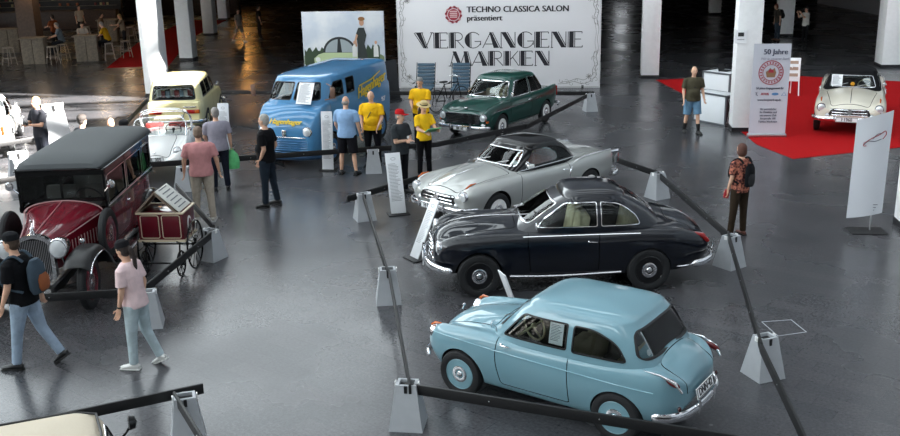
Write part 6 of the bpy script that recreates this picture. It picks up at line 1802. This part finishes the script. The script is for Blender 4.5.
    for sd in (1, -1):
        hm.ball((.083, sd*.030, .018), (.010, .012, .008), 1, 8, M=Hm)
    hm.tube([Hm @ Vector((.086, .022, -.060)), Hm @ Vector((.093, 0, -.058)), Hm @ Vector((.086, -.022, -.060))], .006, 6, 2)
    bm = bmesh.new(); bm.from_mesh(body); t_ = hm.mesh([sk, black, mat('lips', '8e5044', .6)]); bm.from_mesh(t_)
    out = bpy.data.meshes.new('body'); bm.to_mesh(out); bm.free()
    for m_ in (sk, black, mat('lips', '8e5044', .6)): out.materials.append(m_)
    out.polygons.foreach_set('use_smooth', [True]*len(out.polygons))
    link('body', out, root)
    # ---- shirt
    sm = mat('cloth_'+shirt+(shirt2 or ''), shirt, .9, noise=0 if shirt2 else .08, nscale=14 if not shirt2 else 22, bump=.9, bscale=9, col2=shirt2)
    mb = MB(); z0 = .86-long_hem; e = .016
    lv2 = [(z0, .176, .138), (.93, .178, .140), (1.02, .165*fw, .132), (1.10, .155*fw, .128), (1.20, .162*fw, .132), (1.30, .175*fw, .134), (1.39, .178*fw, .118), (1.445, .13, .095), (1.475, .075, .072)]
    ell_tube(mb, [T(0, 0, z) for z, _, _ in lv2], [w*b for _, w, _ in lv2], [d*b for _, _, d in lv2], (0, 1, 0), 20)
    if b > 1.1: mb.ball(T(.05, 0, 1.08), (.13*b, .15*b, .17))
    for sd in (1, -1):
        cyl_joint(mb, T(0, sd*.11, 1.405), sh[sd]-Vector((0, sd*.010, .010)), .070, .063)
        if sleeves == 'long': cyl_joint(mb, sh[sd], el[sd], .062*b**.5, .052); cyl_joint(mb, el[sd], ha[sd]-hd[sd]*.01, .052, .036)
        else: mb.tube([sh[sd], sh[sd].lerp(el[sd], .45), sh[sd].lerp(el[sd], .78)], [.063*b**.5, .066*b**.5, .070*b**.5], 14)
    link('shirt', remesh(mb, vox, [sm], 3), root).data.name = 'shirt'
    root.children[-1].data.materials.clear() if False else None
    for ch in root.children:
        if ch.name.startswith('shirt') and not ch.data.materials: ch.data.materials.append(sm)
    # ---- trousers
    tm = mat('trouser_'+legs_col, legs_col, .9, noise=.15, nscale=10, bump=.9, bscale=8)
    mb = MB()
    ell_tube(mb, [T(0, 0, z) for z in (1.0, .95, .90)]+[pel-Vector((0, 0, .09))], [.150*b, .166*b, .172*b, .12*b], [.118*b, .126*b, .13*b, .10*b], (0, 1, 0), 18)
    for sd in (1, -1):
        k = knees[sd]; a = ank[sd]
        if skirt:
            pass
        if shorts:
            cyl_joint(mb, hips[sd], hips[sd].lerp(k, .5), .100*b, .092*b); mb.tube([hips[sd].lerp(k, .5), hips[sd].lerp(k, .95)], [.090*b, .088*b], 14)
        else:
            cyl_joint(mb, hips[sd], k, .098*b, .072); cyl_joint(mb, k, k.lerp(a, .5), .072, .064); mb.tube([k.lerp(a, .5), k.lerp(a, 1.0)], [.064, .060], 14)
    tr = link('trousers' if not shorts else 'shorts', remesh(mb, vox, [tm], 3), root)
    if not tr.data.materials: tr.data.materials.append(tm)
    # ---- shoes
    shm = mat('shoe_'+shoe, shoe, .5)
    for sd in (1, -1):
        a = ank[sd]; f = MB(); yaw = .12*sd; pit = toes[sd]
        Ms = Matrix.Translation((a.x, a.y, a.z)) @ Matrix.Rotation(yaw, 4, 'Z') @ Matrix.Rotation(pit, 4, 'Y')
        f.box((.055, 0, -.073), (.275, .092, .022), 1, M=Ms, bev=.009)
        ell_tube(f, [Ms @ Vector(q) for q in ((-.075, 0, -.04), (-.04, 0, -.03), (.03, 0, -.030), (.10, 0, -.040), (.16, 0, -.047), (.188, 0, -.052))], [.028, .040, .042, .046, .040, .018], [.025, .042, .036, .026, .020, .012], Ms.to_3x3() @ Vector((0, 1, 0)), 12)
        f.tube([Ms @ Vector((-.02, 0, -.03)), Ms @ Vector((-.005, 0, .025))], [.043, .042], 12)
        f.build('shoe', [shm, mat('sole_'+('w' if shoe > 'a' else 'd'), 'cfcfcc' if shoe > 'a' else '161616', .7)], root)
    # ---- hair
    if hairstyle != 'bald':
        hmm = hair_material(*hair); mb = MB()
        if hairstyle == 'fringe_ring':
            mb.ball((-.030, 0, -.01), (.072, .083, .060), M=Hm, n=16)
        else:
            mb.ball((-.016, 0, .040), (.098, .084, .096), M=Hm, n=20); mb.ball((-.040, 0, -.010), (.070, .080, .080), M=Hm, n=16)
        if hairstyle == 'long': ell_tube(mb, [Hm @ Vector(q) for q in ((-.03, 0, .02), (-.06, 0, -.08), (-.075, 0, -.20), (-.07, 0, -.28))], [.08, .092, .095, .06], [.05, .05, .04, .02], (0, 1, 0))
        if hairstyle == 'bob': mb.ball((-.02, 0, -.03), (.088, .096, .10), M=Hm)
        if hairstyle == 'ponytail': ell_tube(mb, [Hm @ Vector(q) for q in ((-.09, 0, .05), (-.13, 0, .0), (-.14, 0, -.12), (-.12, 0, -.24), (-.11, 0, -.32))], [.02, .035, .036, .028, .008], [.02, .03, .03, .024, .008], (0, 1, 0))
        if hairstyle == 'bun': mb.ball((-.11, 0, .06), .04, M=Hm)
        if hairstyle == 'curly': mb.ball((-.01, 0, .055), (.115, .105, .10), M=Hm)
        me = remesh(mb, vox*.8, [hmm], 1)
        # keep the face clear: push hair that lies in front of the face back inside the skull
        inv = Hm.inverted()
        for v in me.vertices:
            q = inv @ v.co
            if q.x > .035 and q.z < .062: v.co = Hm @ Vector((q.x*.3, q.y*.7, q.z*.85+.01))
        if not me.materials: me.materials.append(hmm)
        link('hair', me, root)
    if hat:
        kind, col = hat; hm_ = mat('hat_'+col, col, .85, bump=.3); mb = MB()
        if kind == 'cap':
            mb.lathe([(.094, .0), (.093, .03), (.082, .07), (.05, .095), (.0001, .102)], 20, 0, Hm @ Matrix.Translation((-.012, 0, .048)) @ Matrix.Diagonal((1.1, .93, 1, 1)))
            mb.box((.115, 0, .058), (.12, .13, .010), 0, M=Hm @ Matrix.Rotation(.12, 4, 'Y'), bev=.004)
        elif kind == 'capback':
            mb.lathe([(.094, .0), (.093, .03), (.082, .07), (.05, .095), (.0001, .102)], 20, 0, Hm @ Matrix.Translation((-.012, 0, .048)) @ Matrix.Diagonal((1.1, .93, 1, 1)))
        else:
            mb.lathe([(.17, .0), (.165, .008), (.095, .012), (.09, .05), (.082, .085), (.06, .10), (.0001, .098)], 26, 0, Hm @ Matrix.Translation((-.01, 0, .055)))
            mb.lathe([(.0965, .013), (.0955, .035), (.090, .035)], 26, 1, Hm @ Matrix.Translation((-.01, 0, .055)))
        mb.build('hat', [hm_, black], root)
    info = dict(T=T, sh=sh, el=el, ha=ha, hd=hd, Hm=Hm, hc=hc, pel=pel, knees=knees, ank=ank, s=s, b=b)
    if extra: extra(root, info)
    return root

def world_of(root, p):
    return Matrix.Translation(root.location) @ Matrix.Rotation(root.rotation_euler.z, 4, 'Z') @ Matrix.Diagonal((*root.scale, 1)) @ Vector(p)

def backpack(person_root, I, lab, cols=('3d4a55', '8a4d28'), k=1.0):
    T = I['T']; m = mat('pack_'+cols[0], cols[0], .85, bump=.4); m2 = mat('pack_'+cols[1], cols[1], .8)
    root = empty('backpack', person_root.location, person_root.rotation_euler.z, lab, 'bag'); root.scale = person_root.scale
    mb = MB(); pts = [T(-.235+.05*(1-k), 0, z) for z in (1.0, 1.06, 1.2, 1.34, 1.42)]
    ell_tube(mb, pts, [.12*k, .15*k, .155*k, .14*k, .08*k], [.06*k, .085*k, .09*k, .08*k, .04*k], (0, 1, 0), 18); mb.build('pack_body', [m], root)
    mb = MB(); ell_tube(mb, [T(-.315+.15*(1-k), 0, z) for z in (1.03, 1.08, 1.18, 1.24)], [.08*k, .105*k, .105*k, .07*k], [.02*k, .045*k, .045*k, .02*k], (0, 1, 0), 14); mb.build('front_pocket', [m2], root)
    for sd in (1, -1):
        MB().tube(catmull([T(-.15, sd*.10, 1.42), T(-.04, sd*.115, 1.498), T(.10, sd*.13, 1.42), T(.155, sd*.13, 1.28), T(.10, sd*.175, 1.13), T(-.12, sd*.17, 1.05)], 5), .014, 8, flat=1.9).build('strap', [m], root)
    return root

tan = mat('skin_tan', 'a8704f', .6, noise=.1); pale = mat('skin_pale', 'c99a80', .6, noise=.08)
R = math.radians
def gp(u, v): p = ground(u, v); return (p.x, p.y)

# --- foreground pair walking
def fg_man_extra(r, I): backpack(r, I, 'grey and orange backpack worn by the walking man at bottom left')
person(gp(34, 366), R(172), 'man in black t-shirt, cap and blue jeans walking at the left edge with a backpack', 1.80, '111215', None, '9badc0', '17181a', ('brown', '4a382a'), 'short',
       LL=(.20, .05, .03), RL=(-.26, .30, .03, .6), LA=(.10, .12, .35, .0), RA=(-.25, .12, .2, 0), lean=.05, hat=('capback', '17181b'), build=1.12, skin_m=skin, extra=fg_man_extra)
def pinkw_extra(r, I):
    # wristwatch
    p = I['el'][1].lerp(I['ha'][1], .86); q = I['el'][1].lerp(I['ha'][1], .94)
    MB().tube([p, q], [.033, .031], 14).build('wrist_band', [black], r)
person(gp(143, 366), R(166), 'woman in pale pink t-shirt and light blue jeans walking left, dark ponytail and cap', 1.68, 'e6cbcc', None, 'b6c6cb', 'd9d9d6', ('dark', '2a1d18'), 'ponytail',
       LL=(.10, .08, .03), RL=(-.10, .32, .03, .45), LA=(.10, .10, .25, .0), RA=(-.15, .12, .45, 0), lean=.10, head=(-.1, .12), hat=('capback', '1a1a1d'), build=1.05, female=True, extra=pinkw_extra)
# --- by the maroon cart
person(gp(206, 221), R(100), 'grey-haired man in salmon pink shirt and beige trousers seen from behind, by the maroon cart', 1.85, 'cc9090', None, 'b8ac9c', 'b9b4ac', ('greybrown', '8b7462'), 'short',
       LA=(.05, .28, .18, 0), RA=(.05, .28, .18, 0), LL=(.05, .08, .06), RL=(-.06, .0, .05), build=1.16)
def grey_extra(r, I):
    p = world_of(r, I['ha'][-1]); b = MB()
    ell_tube(b, [(0, 0, -.02), (0, 0, -.12), (0, 0, -.30), (0, 0, -.44)], [.03, .13, .16, .14], [.015, .04, .06, .05], (1, 0, 0), 14)
    b.tube(catmull([(-.05, 0, -.08), (-.03, 0, .0), (.03, 0, .0), (.05, 0, -.08)], 4), .006, 6)
    tag(b.build('carrier_bag', [mat('green_bag', '62c47c', .5, noise=.2)], loc=(p.x+.01, p.y-.03, p.z-.04), rot=(0, 0, .3)), 'light green carrier bag hanging from the hand of the man in grey shirt', 'bag')
person(gp(222, 190), R(112), 'grey-haired man in pale grey-violet shirt and dark trousers, carrying a green bag', 1.80, '9c98a4', None, '1f2330', '141416', ('grey', 'a39d98'), 'short', build=1.15, RA=(.02, .18, .15, 0), LA=(.3, .15, .6, .4), extra=grey_extra)
# --- black shirt man looking left
person(gp(270, 206), R(165), 'white-haired man in black polo shirt and dark jeans standing in front of the blue van', 1.88, '0f0f12', None, '232c36', '101012', ('white', 'bdbab3'), 'short',
       LA=(-.25, .12, .75, .5), RA=(-.3, .12, .8, .6), LL=(.02, .0, .05), RL=(-.1, .05, .05), build=1.12, lean=-.03)
# --- at the van
person(gp(349, 175), R(75), 'bald man in light blue t-shirt and black shorts seen from behind at the blue van', 1.80, '8fb0d6', None, '17171c', '1a1a1c', ('grey', 'a39d98'), 'fringe_ring', shorts=True,
       LA=(.1, .18, .5, .2), RA=(.05, .2, .2, 0), LL=(.02, .0, .09), RL=(.0, .0, .09), build=1.16)
def yell_extra(r, I):
    T = I['T']; MB().tube(catmull([T(.02, .12, 1.47), T(.15, .02, 1.30), T(.16, -.10, 1.08), T(.05, -.18, .95)], 5), .010, 6, flat=2).build('shoulder_strap', [black], r)
person(gp(374, 166), R(-100), 'balding man in yellow polo shirt with dark shoulder strap, beside the man in light blue', 1.78, 'f2bb1e', None, '141519', '141416', ('grey', 'a39d98'), 'fringe_ring', build=1.18,
       LA=(.2, .15, .5, .5), RA=(.2, .15, .5, .5), skin_m=skin, extra=yell_extra)
person(gp(422, 147), R(-110), 'grey-haired man in yellow polo shirt looking down, behind the woman in straw hat', 1.78, 'f2bb1e', None, '17181c', '141416', ('greyx', '8c8a88'), 'short', build=1.15,
       LA=(.3, .1, .9, .5), RA=(.3, .1, .9, .5), head=(0, .35), skin_m=skin)
def hatw_extra(r, I):
    p = world_of(r, (I['ha'][1]+I['ha'][-1])/2+Vector((.06, 0, .03)))
    b = MB(); b.box((0, 0, 0), (.22, .32, .02), 0, bev=.004); b.box((.0, 0, .011), (.18, .28, .002), 1)
    tag(b.build('leaflet', [mat('leaflet_green', '5aa36a', .6), white_print], loc=p, rot=(0, -.5, r.rotation_euler.z)), 'green and white leaflet held by the woman in the straw hat', 'paper')
person(gp(425, 176), R(-60), 'woman in yellow shirt and straw hat with dark long hair holding a leaflet', 1.68, 'f0c022', None, '0f0f12', '141416', ('dark', '2a1d18'), 'long', female=True,
       LA=(.5, .15, 1.0, .3), RA=(.35, .12, 1.0, .4), head=(0, .3), hat=('straw', 'cbb583'), extra=hatw_extra)
def badge_extra(r, I):
    MB().box(I['T'](.165, .06, 1.18), (.01, .07, .09)).build('name_badge', [white_print], r)
person(gp(402, 194), R(-35), 'man in red cap and dark grey polo shirt with white badge, arms folded', 1.78, '33373a', None, '17181c', '2a2a2c', ('grey', 'a39d98'), 'short', build=1.12,
       LA=(.25, .12, 1.35, 1.0), RA=(.25, .12, 1.35, 1.0), hat=('cap', 'b01c20'), skin_m=skin, extra=badge_extra)
# --- right side
person(gp(691, 133), R(-85), 'man in olive t-shirt with black print, denim shorts and black socks walking toward the camera', 1.78, '4b4738', None, '6c90ac', '2b2a2a', ('buzz', '7b6a5c'), 'fringe_ring', shorts=True,
       LA=(.1, .15, .5, .1), RA=(-.05, .15, .4, 0), LL=(.22, .10, .05), RL=(-.12, .10, .05), build=1.12,
       extra=lambda r, I: (MB().ball(I['T'](.140, .0, 1.22), (.02, .055, .06)).build('shirt_print', [black], r),
                           [MB().tube([I['ank'][q].lerp(I['knees'][q], .0), I['ank'][q].lerp(I['knees'][q], .45)], [.040, .058], 12).build('sock', [black], r) for q in (1, -1)]))
def rb_extra(r, I):
    backpack(r, I, 'small black backpack worn by the woman in rust patterned blouse', ('141417', '1d1d20'), .72)
    p = world_of(r, I['ha'][1]+I['hd'][1]*.08)
    tag(MB().box((0, 0, 0), (.10, .03, .16), bev=.01).build('red_purse', [mat('purse_red', 'a01c28', .5)], loc=(p.x, p.y, p.z), rot=(0, .2, .2)), 'small red purse held by the woman in the patterned blouse', 'bag')
person(gp(737, 236), R(118), 'woman in rust patterned blouse and brown trousers with short brown hair, seen from behind', 1.66, 'b5705c', '3d2326', '35291f'.replace('35291f', '33291f'), '5a3226', ('brown2', '5b3426'), 'bob', female=True,
       LA=(.05, .10, .25, 0), RA=(.1, .1, .5, .3), LL=(.05, .0, .05), RL=(.0, .0, .05), extra=rb_extra)
def photog_extra(r, I):
    p = world_of(r, I['hc']+Vector((.15, 0, .0)))
    b = MB(); b.box((0, 0, 0), (.06, .14, .09), bev=.01); b.lathe([(.0001, -.01), (.035, -.01), (.035, .09), (.0001, .09)], 16, 0, Matrix.Rotation(PI/2, 4, 'Y'))
    tag(b.build('camera', [black], loc=p, rot=(0, 0, r.rotation_euler.z)), 'black camera raised by the visitor in white top', 'camera')
person(gp(804, 45), R(195), 'far visitor in white top and black trousers raising a camera', 1.72, 'cfcac4', None, '131316', '161616', ('dark', '2a1d18'), 'short',
       LA=(1.0, .1, 1.5, .5), RA=(1.0, .1, 1.5, .5), hat=('cap', '17181b'), vox=.018, extra=photog_extra)
person((15.75, 46.9), R(195), 'far visitor with reddish hair and dark rucksack beside a pale column', 1.72, '4b463f', None, '3a4450', '6b4a38', ('red', '7a3a20'), 'bob', vox=.018, lean=.2,
       extra=lambda r, I: backpack(r, I, 'dark rucksack on the back of the reddish-haired far visitor', ('2c2a28', '2c2a29')))
person(gp(240, 42), R(-30), 'far visitor in pale top and shorts striding across the dark hall', 1.72, 'a39a90', None, '8f877d', 'cfcac4', ('dark', '2a1d18'), 'short', LL=(.35, .1, .03), RL=(-.35, .2, .03), shorts=True, vox=.018)
person((-9.9, 52.6), R(20), 'far visitor in dark clothes behind the striding one', 1.78, '1d1b1b', None, '17171a', '161616', ('dark', '2a1d18'), 'short', vox=.018)
person((-15.3, 58.5), R(-60), 'far visitor in bright orange-red shirt between two columns', 1.75, 'b3351c', None, '2b2b30', '161616', ('dark', '2a1d18'), 'short', vox=.018, LL=(.2, .1, .03), RL=(-.2, .1, .03))
person((-15.9, 53.5), R(150), 'far visitor in dark red top standing on the red carpet strip', 1.7, '5a1d1c', None, '22242a', '161616', ('dark', '2a1d18'), 'long', female=True, vox=.018)
# --- seated at the bar tables
SE = dict(LL=(1.35, 1.2, .08), RL=(1.35, 1.2, .08), seated=.93, vox=.018)
person((-17.45, 44.9), R(200), 'grey-haired seated guest in blue-grey shirt at the left bar table', 1.75, '6a7680', None, '2b2e36', '161616', ('grey', 'a39d98'), 'short', LA=(.7, .1, .8, .3), RA=(.7, .1, .8, .3), lean=.2, **SE)
person((-16.75, 45.6), R(-60), 'seated guest in white t-shirt with dark hair at the bar table near the carpet', 1.7, 'c2b8ae', None, '2b2e36', '161616', ('dark', '2a1d18'), 'short', LA=(.8, .1, .6, .3), RA=(.8, .1, .6, .3), lean=.25, **SE)
person((-15.35, 44.9), R(182), 'seated guest in yellow shirt at the bar table near the carpet', 1.76, 'c99a1c', None, '17181c', '161616', ('grey', 'a39d98'), 'short', LA=(.8, .1, .7, .3), RA=(.8, .1, .7, .3), lean=.3, **SE)
person((-16.2, 49.8), R(200), 'standing diner with pale hair and light top behind the bar tables', 1.7, '8e8272', None, '22242a', '161616', ('blond', 'b59a6c'), 'long', LA=(.9, .3, .8, .3), RA=(.5, .2, .6, .3), lean=.15, vox=.02, female=True)
person((-17.6, 50.6), R(20), 'standing diner in brown top behind the bar tables', 1.72, '6e5a48', None, '22242a', '161616', ('dark', '2a1d18'), 'short', vox=.02, lean=.1)
person((-13.9, 47.9), R(160), 'dim diner in olive shirt at the edge of the carpet strip', 1.72, '5b5138', None, '1c1c20', '161616', ('dark', '2a1d18'), 'short', vox=.02)
person((-24.2, 47.2), R(-20), 'dim diner in brown shirt at the far left bar table', 1.72, '5a4032', None, '1c1c20', '161616', ('dark', '2a1d18'), 'short', vox=.02)
person((-21.0, 50.2), R(-60), 'dim diner in grey top behind the brown column', 1.72, '4f4a48', None, '1c1c20', '161616', ('greyx', '8c8a88'), 'short', vox=.02)
person((-19.6, 49.6), R(150), 'diner in rust shirt standing by the second-row bar table', 1.74, '8a4a2c', None, '1c1c20', '161616', ('dark', '2a1d18'), 'short', vox=.02, LA=(.6, .1, .8, .3), RA=(.6, .1, .8, .3))
person((-23.4, 51.0), R(-30), 'diner in pale shirt standing left of the second-row bar table', 1.74, 'a79c8e', None, '1c1c20', '161616', ('grey', 'a39d98'), 'short', vox=.02, LA=(.6, .1, .8, .3), RA=(.3, .1, .8, .3))
person((-17.0, 56.2), R(-120), 'diner in dark green top near the farthest bar table', 1.72, '2f4434', None, '1c1c20', '161616', ('blond', 'b59a6c'), 'long', vox=.02, female=True)
person((-20.6, 56.0), R(-40), 'diner in white shirt far back left of the farthest bar table', 1.76, 'b9b0a6', None, '1c1c20', '161616', ('dark', '2a1d18'), 'short', vox=.02)
# --- left, behind the vintage car
def camman(r, I):
    p = world_of(r, (I['ha'][1]+I['ha'][-1])/2+Vector((.05, 0, .03)))
    tag(MB().box((0, 0, 0), (.07, .15, .10), bev=.012).build('camera', [black], loc=p, rot=(0, 0, r.rotation_euler.z)), 'camera held at chest height by the sunlit blond man', 'camera')
person((-9.52, 22.5), R(-125), 'sunlit blond man in dark t-shirt holding a camera, beside the large white pedestal', 1.82, '2c2d33', None, '23262e', '161616', ('blond', 'b59a6c'), 'short',
       LA=(.35, .15, 1.3, .7), RA=(.35, .15, 1.3, .7), skin_m=pale, extra=camman)
person((-7.78, 20.5), R(60), 'person with dark curly hair mostly hidden behind the vintage car roof', 1.72, '3a3a40', None, '22242a', '161616', ('curl', '2c2420'), 'curly', vox=.016)
person((-7.21, 20.6), R(80), 'bald person mostly hidden behind the vintage car roof', 1.62, '6a625c', None, '22242a', '161616', ('grey', 'a39d98'), 'bald', vox=.016)
person((-6.53, 19.4), R(60), 'person in dark cap mostly hidden behind the vintage car roof, nearest the white open car', 1.78, '26272b', None, '22242a', '161616', ('dark', '2a1d18'), 'short', hat=('capback', '17181b'), vox=.016)
